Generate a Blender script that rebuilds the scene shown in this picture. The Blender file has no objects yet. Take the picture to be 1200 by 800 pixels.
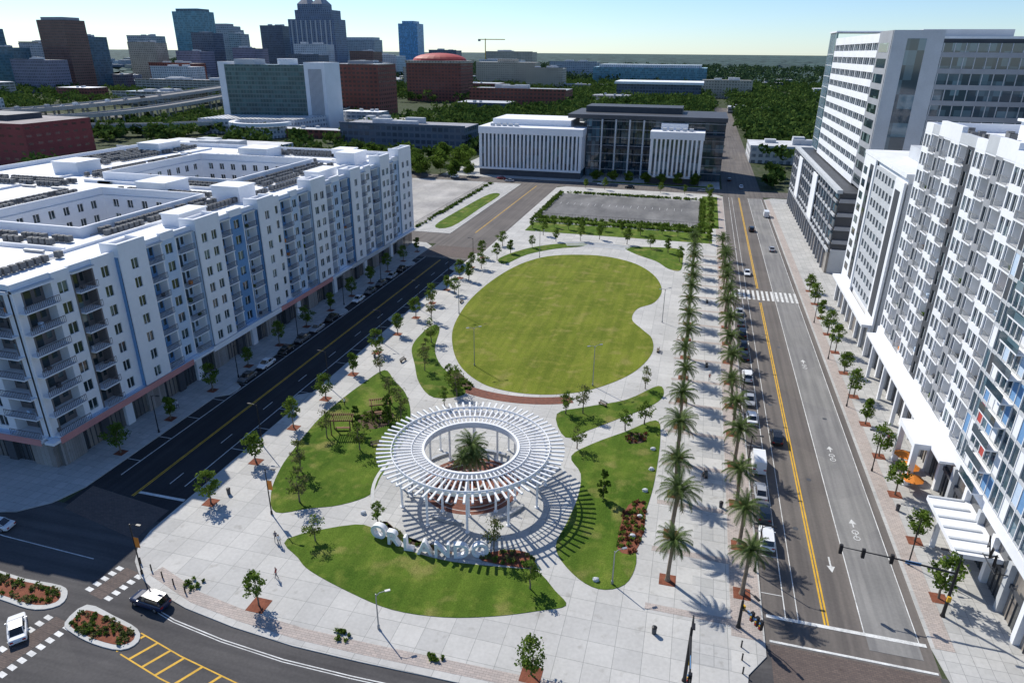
import bpy, math, random
import numpy as np
from mathutils import Matrix, Vector
random.seed(7); rng=np.random.default_rng(7)
scene=bpy.context.scene
COL=scene.collection
sin,cos,pi=math.sin,math.cos,math.pi

# ------------------------------------------------------------------ materials
def new_mat(name):
    m=bpy.data.materials.new(name); m.use_nodes=True
    nt=m.node_tree; b=nt.nodes.get('Principled BSDF')
    return m,nt,b
def N(nt,t,**k):
    n=nt.nodes.new(t)
    for a,v in k.items(): setattr(n,a,v)
    return n
def math_n(nt,op,a,b=None,c=None):
    n=N(nt,'ShaderNodeMath',operation=op)
    for i,v in enumerate((a,b,c)):
        if v is None: continue
        if isinstance(v,(int,float)): n.inputs[i].default_value=v
        else: nt.links.new(v,n.inputs[i])
    return n.outputs[0]
def mixc(nt,f,a,b):
    n=N(nt,'ShaderNodeMix',data_type='RGBA')
    if isinstance(f,(int,float)): n.inputs[0].default_value=f
    else: nt.links.new(f,n.inputs[0])
    for i,v in ((6,a),(7,b)):
        if isinstance(v,tuple): n.inputs[i].default_value=(v[0],v[1],v[2],1)
        else: nt.links.new(v,n.inputs[i])
    return n.outputs[2]
def noise(nt,vec,scale,detail=4,stretch=None):
    n=N(nt,'ShaderNodeTexNoise'); n.inputs['Scale'].default_value=scale; n.inputs['Detail'].default_value=detail
    if stretch:
        q=N(nt,'ShaderNodeVectorMath',operation='MULTIPLY'); nt.links.new(vec,q.inputs[0]); q.inputs[1].default_value=stretch; vec=q.outputs[0]
    nt.links.new(vec,n.inputs['Vector']); return n.outputs['Fac']
def ramp(nt,f,a,b):
    n=N(nt,'ShaderNodeMapRange'); nt.links.new(f,n.inputs[0]); n.inputs[1].default_value=a; n.inputs[2].default_value=b
    return n.outputs[0]
def mulc(nt,a,b):
    m=N(nt,'ShaderNodeMix',data_type='RGBA',blend_type='MULTIPLY'); m.inputs[0].default_value=1
    nt.links.new(a,m.inputs[6]); nt.links.new(b,m.inputs[7]); return m.outputs[2]
def sc(c,k): return tuple(min(1,v*k) for v in c)
def mat(name,col,rough=.85,var=.18,s1=.25,s2=3.0,metal=0,spec=.3,stretch=None):
    m,nt,b=new_mat(name)
    pos=N(nt,'ShaderNodeNewGeometry').outputs['Position']
    f=math_n(nt,'ADD',math_n(nt,'MULTIPLY',noise(nt,pos,s1,5),.6),math_n(nt,'MULTIPLY',noise(nt,pos,s2,4),.4))
    c=mixc(nt,ramp(nt,f,.35,.65),sc(col,1-var),sc(col,1+var))
    if stretch:
        c=mulc(nt,c,mixc(nt,ramp(nt,noise(nt,pos,1,4,stretch),.35,.65),(.76,.76,.77),(1.08,1.07,1.06)))
        vo=N(nt,'ShaderNodeTexVoronoi'); vo.inputs['Scale'].default_value=.09; nt.links.new(pos,vo.inputs['Vector'])
        sx=N(nt,'ShaderNodeSeparateXYZ'); nt.links.new(vo.outputs['Color'],sx.inputs[0])
        c=mulc(nt,c,mixc(nt,ramp(nt,sx.outputs[0],.2,.8),(.93,.93,.94),(1.04,1.04,1.03)))
    nt.links.new(c,b.inputs['Base Color'])
    b.inputs['Roughness'].default_value=rough; b.inputs['Metallic'].default_value=metal
    b.inputs['Specular IOR Level'].default_value=spec
    return m
def paver_mat(name,c1,c2,joint,w,h,off=0.0,mort=.03,var=.12):
    m,nt,b=new_mat(name)
    pos=N(nt,'ShaderNodeNewGeometry').outputs['Position']
    br=N(nt,'ShaderNodeTexBrick'); br.offset=off
    nt.links.new(pos,br.inputs['Vector'])
    br.inputs['Color1'].default_value=(*c1,1); br.inputs['Color2'].default_value=(*c2,1); br.inputs['Mortar'].default_value=(*joint,1)
    br.inputs['Scale'].default_value=1; br.inputs['Mortar Size'].default_value=mort; br.inputs['Mortar Smooth'].default_value=.1
    br.inputs['Brick Width'].default_value=w; br.inputs['Row Height'].default_value=h
    f=math_n(nt,'ADD',math_n(nt,'MULTIPLY',noise(nt,pos,.12,6),.6),math_n(nt,'MULTIPLY',noise(nt,pos,2.5,5),.4))
    k=ramp(nt,f,.3,.7)
    c=mulc(nt,br.outputs['Color'],mixc(nt,k,(1-var*1.6,)*3,(1,1,1)))
    sp=noise(nt,pos,.7,6); c=mulc(nt,c,mixc(nt,ramp(nt,sp,.62,.74),(1,1,1),(.78,.77,.75)))
    nt.links.new(c,b.inputs['Base Color']); b.inputs['Roughness'].default_value=.85
    b.inputs['Specular IOR Level'].default_value=.25
    return m
def glass_mat(name,col,light,cell=(1.7,1.7,3.3),prob=.75,rough=.06):
    m,nt,b=new_mat(name)
    pos=N(nt,'ShaderNodeNewGeometry').outputs['Position']
    v=N(nt,'ShaderNodeVectorMath',operation='DIVIDE'); nt.links.new(pos,v.inputs[0]); v.inputs[1].default_value=cell
    v2=N(nt,'ShaderNodeVectorMath',operation='FLOOR'); nt.links.new(v.outputs[0],v2.inputs[0])
    w=N(nt,'ShaderNodeTexWhiteNoise'); nt.links.new(v2.outputs[0],w.inputs['Vector'])
    k=ramp(nt,w.outputs['Value'],prob,1)
    nt.links.new(mixc(nt,k,col,light),b.inputs['Base Color'])
    b.inputs['Roughness'].default_value=rough; b.inputs['Specular IOR Level'].default_value=.9
    return m
def far_mat(name,wall,glass,roof,fh=3.8,bw=3.0,hf=.55,wf=.6):
    """distant facade: storeys and bays from world position, plain roof on top faces"""
    m,nt,b=new_mat(name)
    g=N(nt,'ShaderNodeNewGeometry'); sx=N(nt,'ShaderNodeSeparateXYZ'); nt.links.new(g.outputs['Position'],sx.inputs[0])
    nz=N(nt,'ShaderNodeSeparateXYZ'); nt.links.new(g.outputs['True Normal'],nz.inputs[0])
    zf=math_n(nt,'FRACT',math_n(nt,'DIVIDE',sx.outputs[2],fh))
    hsum=math_n(nt,'ADD',sx.outputs[0],sx.outputs[1])
    uf=math_n(nt,'FRACT',math_n(nt,'ADD',math_n(nt,'DIVIDE',hsum,bw),500.0))
    win=math_n(nt,'MULTIPLY',math_n(nt,'LESS_THAN',zf,hf),math_n(nt,'LESS_THAN',uf,wf))
    top=math_n(nt,'GREATER_THAN',nz.outputs[2],.5)
    n=noise(nt,g.outputs['Position'],.08,4)
    wc=mixc(nt,ramp(nt,n,.3,.7),sc(wall,.85),sc(wall,1.1))
    fl=N(nt,'ShaderNodeVectorMath',operation='FLOOR'); dv=N(nt,'ShaderNodeVectorMath',operation='DIVIDE')
    nt.links.new(g.outputs['Position'],dv.inputs[0]); dv.inputs[1].default_value=(bw,bw,fh); nt.links.new(dv.outputs[0],fl.inputs[0])
    wn=N(nt,'ShaderNodeTexWhiteNoise'); nt.links.new(fl.outputs[0],wn.inputs['Vector'])
    gc=mixc(nt,ramp(nt,wn.outputs['Value'],.3,1),glass,sc(glass,1.9))
    c=mixc(nt,win,wc,gc)
    rf=mixc(nt,ramp(nt,noise(nt,g.outputs['Position'],.15,4),.35,.65),sc(roof,.75),sc(roof,1.1))
    c=mixc(nt,top,c,rf)
    nt.links.new(c,b.inputs['Base Color'])
    r=N(nt,'ShaderNodeMapRange'); nt.links.new(win,r.inputs[0]); r.inputs[3].default_value=.8; r.inputs[4].default_value=.2
    nt.links.new(r.outputs[0],b.inputs['Roughness'])
    return m
def leaf_mat(name,c1,c2,tr=.3,s=1.2):
    m,nt,b=new_mat(name); nt.nodes.remove(b)
    out=nt.nodes.get('Material Output')
    pos=N(nt,'ShaderNodeNewGeometry').outputs['Position']
    c=mixc(nt,ramp(nt,noise(nt,pos,s,3),.35,.65),c1,c2)
    d=N(nt,'ShaderNodeBsdfDiffuse'); t=N(nt,'ShaderNodeBsdfTranslucent'); mx=N(nt,'ShaderNodeMixShader'); mx.inputs[0].default_value=tr
    nt.links.new(c,d.inputs[0]); nt.links.new(c,t.inputs[0]); nt.links.new(d.outputs[0],mx.inputs[1]); nt.links.new(t.outputs[0],mx.inputs[2])
    nt.links.new(mx.outputs[0],out.inputs[0]); return m
def grass_mat(name,c1,c2,c3,c4=None):
    m,nt,b=new_mat(name)
    pos=N(nt,'ShaderNodeNewGeometry').outputs['Position']
    a=mixc(nt,ramp(nt,noise(nt,pos,.1,7),.38,.62),c1,c2)
    a=mixc(nt,ramp(nt,noise(nt,pos,.45,7),.5,.72),a,c3)
    if c4: a=mixc(nt,ramp(nt,noise(nt,pos,.23,8),.56,.7),a,c4)
    a=mulc(nt,a,mixc(nt,ramp(nt,noise(nt,pos,7,4),.3,.7),(.55,.57,.53),(1.0,1.0,1.0)))
    a=mulc(nt,a,mixc(nt,ramp(nt,noise(nt,pos,1,3,(.75,.05,1)),.4,.6),(.84,.87,.82),(1.04,1.04,1.0)))
    nt.links.new(a,b.inputs['Base Color']); b.inputs['Roughness'].default_value=.95; b.inputs['Specular IOR Level'].default_value=.1
    bn=N(nt,'ShaderNodeBump'); bn.inputs['Strength'].default_value=.8; bn.inputs['Distance'].default_value=.12
    nt.links.new(noise(nt,pos,5,6),bn.inputs['Height']); nt.links.new(bn.outputs[0],b.inputs['Normal'])
    return m

M={}
M['asph_dark']=mat('asphalt_new',(.034,.034,.037),.9,.25,.15,4,stretch=(1.1,.03,1))
M['asph']=mat('asphalt_weathered',(.15,.134,.122),.9,.13,.1,3,stretch=(1.0,.02,1))
M['asph_s']=mat('asphalt_south',(.09,.086,.086),.9,.18,.12,3,stretch=(.04,.9,1))
M['asph_lt']=mat('asphalt_pale_lane',(.235,.23,.222),.9,.12,.15,3,stretch=(1.2,.05,1))
M['lot_dark']=mat('lot_asphalt',(.18,.178,.175),.9,.25,.06,1,stretch=(.2,.06,1))
M['lot_light']=mat('lot_gravel',(.42,.40,.37),.9,.22,.06,1,stretch=(.1,.06,1))
M['conc']=paver_mat('concrete_scored',(.60,.585,.55),(.51,.50,.475),(.32,.32,.3),3.0,3.0,0,.03,.16)
M['walk']=paver_mat('concrete_sidewalk',(.55,.54,.515),(.46,.455,.435),(.3,.3,.29),1.5,1.5,0,.03,.16)
M['kerb']=mat('kerb_concrete',(.5,.5,.48),.85,.12)
M['cream']=paver_mat('cream_pavers',(.54,.46,.41),(.44,.385,.35),(.28,.25,.23),.6,.3,.5,.02,.15)
M['brick_pav']=paver_mat('red_brick_pavers',(.29,.11,.068),(.2,.08,.055),(.12,.08,.07),.5,.25,.5,.02,.2)
M['xbrick']=paver_mat('crosswalk_brick',(.17,.13,.112),(.13,.1,.09),(.09,.08,.075),.5,.25,.5,.02,.15)
M['grass_oval']=grass_mat('lawn_grass_yellowish',(.17,.21,.026),(.225,.26,.036),(.27,.275,.052),(.31,.29,.08))  # oval lawn: the grass itself is yellower than the other lawns
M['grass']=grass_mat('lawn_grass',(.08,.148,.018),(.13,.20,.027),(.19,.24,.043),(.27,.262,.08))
M['mulch']=mat('mulch',(.2,.07,.04),.95,.35,1,8)
M['mulch_b']=mat('brown_mulch',(.1,.065,.045),.95,.35,1,8)
M['white_line']=mat('road_paint_white',(.64,.64,.62),.7,.3,.6,5)
M['yellow_line']=mat('road_paint_yellow',(.64,.37,.03),.7,.22,.6,5)
M['white']=mat('white_stucco',(.8,.81,.83),.75,.05,.15,1.5)
M['white_paint']=mat('white_painted_steel',(.84,.84,.84),.4,.04)
M['roofw']=mat('white_roof_membrane',(.8,.81,.82),.7,.1,.1,.8)
M['grey']=mat('grey_panel',(.33,.34,.36),.7,.1)
M['lgrey']=mat('light_grey_panel',(.5,.52,.54),.7,.08)
M['dgrey']=mat('dark_grey_panel',(.07,.075,.085),.6,.15)
M['brown']=mat('brown_grey_panel',(.17,.15,.145),.7,.15)
M['wood']=mat('stained_timber',(.2,.11,.06),.8,.25,1,6)
M['blue']=mat('blue_stucco',(.15,.30,.52),.75,.1)
M['lblue']=mat('pale_blue_stucco',(.50,.61,.74),.75,.08)
M['red']=mat('red_panel',(.45,.07,.06),.6,.1)
M['pink']=mat('coral_fascia',(.60,.27,.25),.6,.1)
M['stone']=paver_mat('stone_cladding',(.3,.27,.25),(.42,.4,.38),(.2,.19,.18),.8,.4,.5,.02,.2)
M['metal']=mat('galvanised_metal',(.36,.37,.38),.45,.1,metal=.6)
M['rail']=mat('railing_metal',(.1,.095,.1),.5,.1,metal=.3)
M['black']=mat('black_painted_steel',(.02,.02,.022),.4,.1)
M['glass']=glass_mat('window_glass',(.02,.035,.04),(.2,.27,.27))
M['glass_shop']=glass_mat('shopfront_glass',(.05,.055,.06),(.3,.26,.22),(3,3,5),.4,.1)
M['glass_b']=glass_mat('curtain_wall_glass',(.03,.06,.085),(.13,.22,.27),(2,2,3.6),.5)
M['glass_t']=glass_mat('teal_glass',(.03,.10,.12),(.09,.2,.22),(3,3,3.8),.4)
M['bark']=mat('bark',(.17,.14,.105),.95,.25,2,10)
M['pbark']=mat('palm_bark',(.24,.185,.13),.95,.3,2,10)
M['leafA']=leaf_mat('leaves_light',(.115,.18,.03),(.165,.24,.045),.38)
M['leafB']=leaf_mat('leaves_dark',(.065,.115,.02),(.10,.16,.03),.38)
M['leafO']=leaf_mat('leaves_olive',(.13,.14,.055),(.18,.185,.08),.38)
M['frond']=leaf_mat('palm_frond',(.09,.135,.042),(.15,.2,.072),.3)
M['frond_dry']=leaf_mat('palm_frond_dry',(.22,.15,.06),(.28,.2,.09),.2)
M['mass']=leaf_mat('tree_mass_leaves',(.038,.078,.02),(.11,.165,.04),.2,.06)
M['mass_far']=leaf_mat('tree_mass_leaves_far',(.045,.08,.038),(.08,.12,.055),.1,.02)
M['ac']=mat('condenser_metal',(.13,.135,.14),.6,.3,1,4)
M['tire']=mat('tire_rubber',(.02,.02,.02),.9,.1)
M['hub']=mat('wheel_alloy',(.4,.4,.42),.35,.05,metal=.8)
M['carglass']=glass_mat('car_glass',(.01,.013,.016),(.02,.02,.02),prob=.9,rough=.04)
M['headl']=mat('headlamp_glass',(.7,.7,.68),.2,.02)
M['taill']=mat('tail_lamp_red',(.4,.02,.02),.3,.02)
M['banner']=mat('orange_banner',(.75,.25,.04),.7,.08)
M['skin']=mat('skin',(.42,.25,.18),.6,.05)
M['hair']=mat('dark_hair',(.03,.02,.015),.7,.1)
M['concr']=mat('bridge_concrete',(.42,.41,.385),.85,.12,.05,.6)

# ------------------------------------------------------------------ mesh builder
class MB:
    def __init__(s): s.v=[];s.f=[];s.m=[];s.mats=[];s.fr=(0,0,1,0,0,1)
    def mi(s,k):
        if k not in s.mats: s.mats.append(k)
        return s.mats.index(k)
    def add(s,vs,fs,k):
        o=len(s.v); i=s.mi(k); s.v.extend(vs)
        for f in fs: s.f.append(tuple(a+o for a in f)); s.m.append(i)
    def box(s,x0,x1,y0,y1,z0,z1,k):
        s.add([(x0,y0,z0),(x1,y0,z0),(x1,y1,z0),(x0,y1,z0),(x0,y0,z1),(x1,y0,z1),(x1,y1,z1),(x0,y1,z1)],
              [(0,3,2,1),(4,5,6,7),(0,1,5,4),(1,2,6,5),(2,3,7,6),(3,0,4,7)],k)
    def lb(s,u0,u1,n0,n1,z0,z1,k):   # box in the facade frame
        ox,oy,ux,uy,nx,ny=s.fr
        P=lambda u,n,z:(ox+ux*u+nx*n,oy+uy*u+ny*n,z)
        s.add([P(u0,n0,z0),P(u1,n0,z0),P(u1,n1,z0),P(u0,n1,z0),P(u0,n0,z1),P(u1,n0,z1),P(u1,n1,z1),P(u0,n1,z1)],
              [(0,3,2,1),(4,5,6,7),(0,1,5,4),(1,2,6,5),(2,3,7,6),(3,0,4,7)],k)
    def rbox(s,cx,cy,a,l,w,z0,z1,k):
        ca,sa=cos(a),sin(a); vs=[]
        for z in(z0,z1):
            for dx,dy in((-l/2,-w/2),(l/2,-w/2),(l/2,w/2),(-l/2,w/2)): vs.append((cx+dx*ca-dy*sa,cy+dx*sa+dy*ca,z))
        s.add(vs,[(0,3,2,1),(4,5,6,7),(0,1,5,4),(1,2,6,5),(2,3,7,6),(3,0,4,7)],k)
    def tube(s,pts,rs,k,n=8,cap=True):
        vs=[];fs=[]
        for i,p in enumerate(pts):
            a=Vector(pts[max(0,i-1)]);b=Vector(pts[min(len(pts)-1,i+1)]); d=(b-a).normalized()
            x=d.orthogonal().normalized() if abs(d.z)<.9 else Vector((1,0,0)); x=(x-d*x.dot(d)).normalized(); y=d.cross(x)
            for j in range(n):
                t=2*pi*j/n; q=Vector(p)+x*cos(t)*rs[i]+y*sin(t)*rs[i]; vs.append(tuple(q))
        for i in range(len(pts)-1):
            for j in range(n): fs.append((i*n+j,i*n+(j+1)%n,(i+1)*n+(j+1)%n,(i+1)*n+j))
        if cap: fs.append(tuple(range(n))[::-1]); fs.append(tuple((len(pts)-1)*n+j for j in range(n)))
        s.add(vs,fs,k)
    def ring(s,cx,cy,r0,r1,z0,z1,n,k,a0=0,a1=2*pi):
        full=abs(a1-a0-2*pi)<1e-6; vs=[];fs=[]; m=n if full else n+1
        for i in range(m):
            a=a0+(a1-a0)*i/n; c,q=cos(a),sin(a)
            vs+=[(cx+r0*c,cy+r0*q,z0),(cx+r1*c,cy+r1*q,z0),(cx+r1*c,cy+r1*q,z1),(cx+r0*c,cy+r0*q,z1)]
        for i in range(n):
            j=(i+1)%m
            for e in range(4): fs.append((i*4+e,i*4+(e+1)%4,j*4+(e+1)%4,j*4+e))
        if not full: fs.append((0,1,2,3)); fs.append(tuple(4*n+e for e in range(4)))
        s.add(vs,fs,k)
    def prism(s,pts,z0,z1,k,kside=None):
        n=len(pts)
        vs=[(x,y,z0) for x,y in pts]+[(x,y,z1) for x,y in pts]
        s.add(vs,[tuple(range(n,2*n))],k)
        s.add(vs,[(i,(i+1)%n,n+(i+1)%n,n+i) for i in range(n)],kside or k)
    def mesh(s,name):
        me=bpy.data.meshes.new(name); me.from_pydata(s.v,[],s.f)
        for k in s.mats: me.materials.append(M[k])
        me.polygons.foreach_set('material_index',s.m); me.update(); return me
    def obj(s,name,parent=None):
        return mkobj(name,s.mesh(name),parent)
def mkobj(name,me,parent=None,loc=None,rot=None):
    o=bpy.data.objects.new(name,me); COL.objects.link(o)
    if parent: o.parent=parent
    if loc: o.location=loc
    if rot is not None: o.rotation_euler=(0,0,rot)
    return o
def empty(name,loc=(0,0,0)):
    e=bpy.data.objects.new(name,None); e.empty_display_size=1; e.location=loc; COL.objects.link(e); return e
def smooth(pts,n=6):
    out=[];L=len(pts)
    for i in range(L):
        p0,p1,p2,p3=[pts[(i+k-1)%L] for k in range(4)]
        for j in range(n):
            t=j/n
            out.append(tuple(.5*((2*p1[a])+(-p0[a]+p2[a])*t+(2*p0[a]-5*p1[a]+4*p2[a]-p3[a])*t*t+(-p0[a]+3*p1[a]-3*p2[a]+p3[a])*t**3) for a in(0,1)))
    return out
def signed(pts):
    a=sum(pts[i][0]*pts[(i+1)%len(pts)][1]-pts[(i+1)%len(pts)][0]*pts[i][1] for i in range(len(pts)))
    return pts if a>0 else pts[::-1]
def slab(name,pts,z0,z1,k,ks=None):
    mb=MB(); mb.prism(signed(pts),z0,z1,k,ks); return mb.obj(name)
def rect(x0,x1,y0,y1): return [(x0,y0),(x1,y0),(x1,y1),(x0,y1)]
def inpoly(x,y,P):
    c=False;j=len(P)-1
    for i in range(len(P)):
        if (P[i][1]>y)!=(P[j][1]>y) and x<(P[j][0]-P[i][0])*(y-P[i][1])/(P[j][1]-P[i][1])+P[i][0]: c=not c
        j=i
    return c

# ------------------------------------------------------------------ ground and roads
M['ground']=grass_mat('city_ground',(.06,.085,.035),(.09,.105,.06),(.15,.15,.125))
slab('ground',rect(-30000,30000,-3000,45000),-1,0,'ground')
slab('road_left_street',rect(-82.5,-64,36,520),-.5,.02,'asph_dark')
mb=MB(); mb.prism(rect(-82.4,-64.1,196,520),.02,.032,'asph'); mb.obj('road_left_street_far_section')
slab('road_right_street',rect(13,30.6,40,900),-.5,.02,'asph')
slab('road_south',rect(-500,300,10,62),-.5,.035,'asph_s')
slab('road_north',rect(-500,260,330,345),-.5,.05,'asph')
slab('road_west_cross_street',rect(-500,-80,212,226),-.5,.045,'asph')
slab('bus_lane_pale_paving',rect(24.0,29.4,64,326),.02,.045,'asph_lt')
slab('road_distant_avenue',rect(-900,20,560,572),-.5,.05,'asph')

park=[(-66,60),(-65.3,57),(-63.5,54.4),(-61,52.4),(-58,51),(-52,49.4),(-45,48.4),(-37,47.8),(-29,47.8),(-10,48.3),(6,49),(9,50),(10.6,52.5),(11,57),(13,60),(13,326),(10,330),(-60,330),(-64,326),(-64,206),(-66,203)]
slab('pavement_park',park,-.5,.15,'conc','kerb')
slab('pavement_left_block',[(-400,57),(-92,57),(-87,58.5),(-84,61.5),(-82.5,66),(-82.5,208),(-86,212),(-400,212)],-.5,.15,'walk','kerb')
slab('pavement_right_block',[(30.6,66),(31.5,60),(34,56),(40,54),(220,54),(220,328),(34,328),(30.6,324)],-.5,.15,'walk','kerb')
slab('pavement_lot_block',rect(-400,-82.5,226,330),-.5,.15,'walk','kerb')
slab('pavement_courthouse',rect(-130,12,345,420),-.5,.13,'walk','kerb')
mb=MB()
for y in (99,143,187):
    mb.prism(signed([(-66.1,y-3.2),(-68.2,y-1.6),(-68.4,y),(-68.2,y+1.6),(-66.1,y+3.2)]),0,.149,'walk','kerb'); mb.prism(signed([(-82.4,y-3.2),(-80.4,y-1.6),(-80.2,y),(-80.4,y+1.6),(-82.4,y+3.2)]),0,.149,'walk','kerb')
mb.obj('kerb_extension')

oval=[(-52.2,181.6),(-48.1,198.2),(-40.8,208.4),(-27.6,212.3),(-16.3,207.6),(-9,196.9),(-5.6,183.4),(-6.8,172.1),(-10.6,166),(-11.2,158),(-8.2,152),(-5.6,146.9),(-5,138.5),(-7.5,128.8),(-11.8,121.5),(-17,116.2),(-23,113.4),(-29.5,112.7),(-36,114.6),(-42.6,120.9),(-48,131),(-51.8,143.4),(-53.6,161.7)]
OV=smooth(oval,5)
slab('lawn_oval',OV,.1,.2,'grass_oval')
L1=smooth([(-47.3,63.4),(-44,60.5),(-41.1,58.7),(-34.7,56.7),(-28.7,55.5),(-22.5,56),(-16.9,57.7),(-12.3,59.8),(-9.3,61.5),(-11,63.5),(-14,66.2),(-18,65.8),(-25,65),(-31,65.6),(-36,67.8),(-40,68.5)],4)
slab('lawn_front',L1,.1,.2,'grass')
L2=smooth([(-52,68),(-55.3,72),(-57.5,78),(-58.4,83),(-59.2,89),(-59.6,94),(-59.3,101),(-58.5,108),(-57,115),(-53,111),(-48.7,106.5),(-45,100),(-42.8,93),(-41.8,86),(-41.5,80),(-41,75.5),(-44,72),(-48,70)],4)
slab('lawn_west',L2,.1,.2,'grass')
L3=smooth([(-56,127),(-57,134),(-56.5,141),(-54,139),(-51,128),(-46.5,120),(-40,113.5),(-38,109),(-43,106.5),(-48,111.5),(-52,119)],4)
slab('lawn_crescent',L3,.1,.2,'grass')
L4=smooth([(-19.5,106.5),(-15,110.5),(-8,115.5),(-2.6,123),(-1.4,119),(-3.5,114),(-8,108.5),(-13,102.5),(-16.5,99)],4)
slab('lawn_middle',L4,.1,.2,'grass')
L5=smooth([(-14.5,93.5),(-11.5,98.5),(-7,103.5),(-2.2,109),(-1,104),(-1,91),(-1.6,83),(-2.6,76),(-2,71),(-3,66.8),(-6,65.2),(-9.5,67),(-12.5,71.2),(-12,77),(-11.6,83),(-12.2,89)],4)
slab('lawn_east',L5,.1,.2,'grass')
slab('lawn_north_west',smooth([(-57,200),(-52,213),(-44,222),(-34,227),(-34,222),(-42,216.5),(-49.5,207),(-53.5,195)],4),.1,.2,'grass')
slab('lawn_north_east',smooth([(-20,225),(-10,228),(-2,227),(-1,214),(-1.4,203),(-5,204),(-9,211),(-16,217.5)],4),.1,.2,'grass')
slab('lawn_north_strip',rect(-58,8,238,252),.1,.2,'grass')
slab('lawn_lot_hedge_strip',rect(-58,8,254.5,261),.1,.19,'grass')
slab('lawn_street_strip',smooth([(-92,236),(-85.5,236),(-85,270),(-85,300),(-90,300),(-92,268)],4),.1,.2,'grass')
slab('lawn_east_of_lot',rect(4,10.5,261.1,324),.1,.2,'grass')
slab('lawn_courthouse',rect(-50,6,346.3,350),.1,.2,'grass')
mb=MB(); mb.prism(rect(-58,3,262,312),.1,.19,'lot_dark')
for i in range(18): mb.box(-55+i*3,-54.9+i*3,288,293,.19,.2,'white_line')
mb.obj('parking_lot_paving')
slab('parking_lot_paving',rect(-150,-98,230,326),.1,.19,'lot_light')
mb=MB(); mb.ring(-29.5,134.5,23.2,26.0,.1,.175,30,'brick_pav',math.radians(235),math.radians(298)); mb.obj('brick_path')
mb=MB()
for i in range(5): mb.ring(-29,196,26+i*1.4,26.7+i*1.4,.1,.2+.02*i,24,'lgrey' if i%2 else 'kerb',math.radians(70),math.radians(112))
mb.obj('curved_steps')
mb=MB()
mb.prism(signed([(-60,52.9),(-52,50.3),(-45,49.3),(-37,48.7),(-29,48.7),(-10,49.2),(4,50),(4,51.4),(-10,50.7),(-29,50.3),(-37,50.3),(-45,50.9),(-52,52),(-59.4,54.5)]),.15,.165,'cream')
mb.prism(rect(9.4,12.8,62,324),.15,.165,'cream'); mb.prism(rect(31,33,66,324),.15,.165,'cream')
mb.obj('paver_strip')
mb=MB()
for y in np.arange(64,232,10.5): mb.box(-.3,12.8,y-.5,y+.5,.15,.168,'cream')
for y in np.arange(58.7,232,10.5): mb.box(5,9.3,y-1.6,y+1.6,.15,.163,'walk')
mb.obj('promenade_paving_bands')
PX,PY=-27.5,81.7
mb=MB(); mb.ring(PX,PY,7.3,14.4,.15,.19,72,'walk'); mb.ring(PX,PY,14.4,14.9,.15,.21,72,'kerb'); mb.ring(PX,PY,0,7.3,.15,.2,60,'brick_pav'); mb.obj('pavilion_plaza_paving')

mb=MB()
def line(x0,x1,y0,y1,k,z=.035): mb.box(x0,x1,y0,y1,z-.02,z,k)
for xx in(-74.45,-74.15): line(xx-.07,xx+.07,66,194,'yellow_line',.03)
for xx in(-74.45,-74.15): line(xx-.07,xx+.07,230,328,'yellow_line',.04)
for xx in(-68.6,-80.0): line(xx-.07,xx+.07,70,196,'white_line',.03)
for xx in(-71.2,): 
    for y in range(70,195,12): line(xx-.06,xx+.06,y,y+3,'white_line',.03)
for y in range(74,200,7):
    line(-68.5,-66.1,y,y+.1,'white_line',.03); line(-82.4,-80.1,y,y+.1,'white_line',.03)
line(-74,-66.3,66.8,67.3,'white_line',.034)
for xx in(19.82,20.18): line(xx-.1,xx+.1,66,180,'yellow_line',.03); line(xx-.1,xx+.1,192,326,'yellow_line',.03)
line(15.5,15.62,66,326,'white_line',.03)
line(16.9,17.0,66,326,'white_line',.03)
line(23.85,23.97,66,326,'white_line',.055); line(29.45,29.57,66,326,'white_line',.055)
for y in range(70,180,7): line(13.1,15.5,y,y+.1,'white_line',.03)
line(13.4,30.2,66,66.5,'white_line',.06)
for i in range(14): line(13.5+i*1.2,14.1+i*1.2,182,190,'white_line',.06)
for y in(84,104,140):
    mb.ring(26.3,y,.35,.45,.05,.06,14,'white_line'); mb.ring(26.3,y+1.3,.35,.45,.05,.06,14,'white_line'); mb.rbox(26.3,y+.65,pi/2,1.2,.1,.05,.06,'white_line')
    mb.add([(26.3,y+4.2,.058),(25.8,y+3.2,.058),(26.8,y+3.2,.058)],[(0,1,2)],'white_line'); mb.box(26.22,26.38,y+2.4,y+3.2,.045,.058,'white_line')
for y in(76,): mb.add([(22,y,.05),(21.5,y+1.2,.05),(22.5,y+1.2,.05)],[(0,1,2)],'white_line'); mb.box(21.9,22.1,y+1.2,y+3,.03,.05,'white_line')
mb.obj('road_markings')
mb=MB(); mb.prism(rect(13.5,30.4,55,62),.02,.05,'xbrick'); mb.prism(rect(13.5,30.4,54.4,54.7),.02,.06,'white_line'); mb.prism(rect(13.5,30.4,62.3,62.6),.02,.06,'white_line'); mb.obj('crosswalk_paving')
mb=MB(); mb.prism(signed([(-81.5,61),(-66.8,58),(-66.8,64.5),(-81.8,66.5)]),.02,.05,'xbrick'); mb.obj('crosswalk_paving')
mb=MB(); mb.prism(signed([(-81,198),(-65,198),(-65,210),(-81,210)]),.03,.06,'xbrick'); mb.obj('crosswalk_paving')
mb=MB()
x0,y0,x1,y1=-62.8,52.6,-66.5,33
for i in range(20):
    t=i/20.; cx=x0+(x1-x0)*t; cy=y0+(y1-y0)*t
    a=math.atan2(y1-y0,x1-x0)
    if abs(cy-46)<2.2: continue
    for s in(-1,1): mb.rbox(cx-s*1.7*sin(a),cy+s*1.7*cos(a),a,.55,1.0,.04,.052,'white_line')
    mb.rbox(cx,cy,a,.97,2.2,.03,.046,'xbrick')
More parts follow.
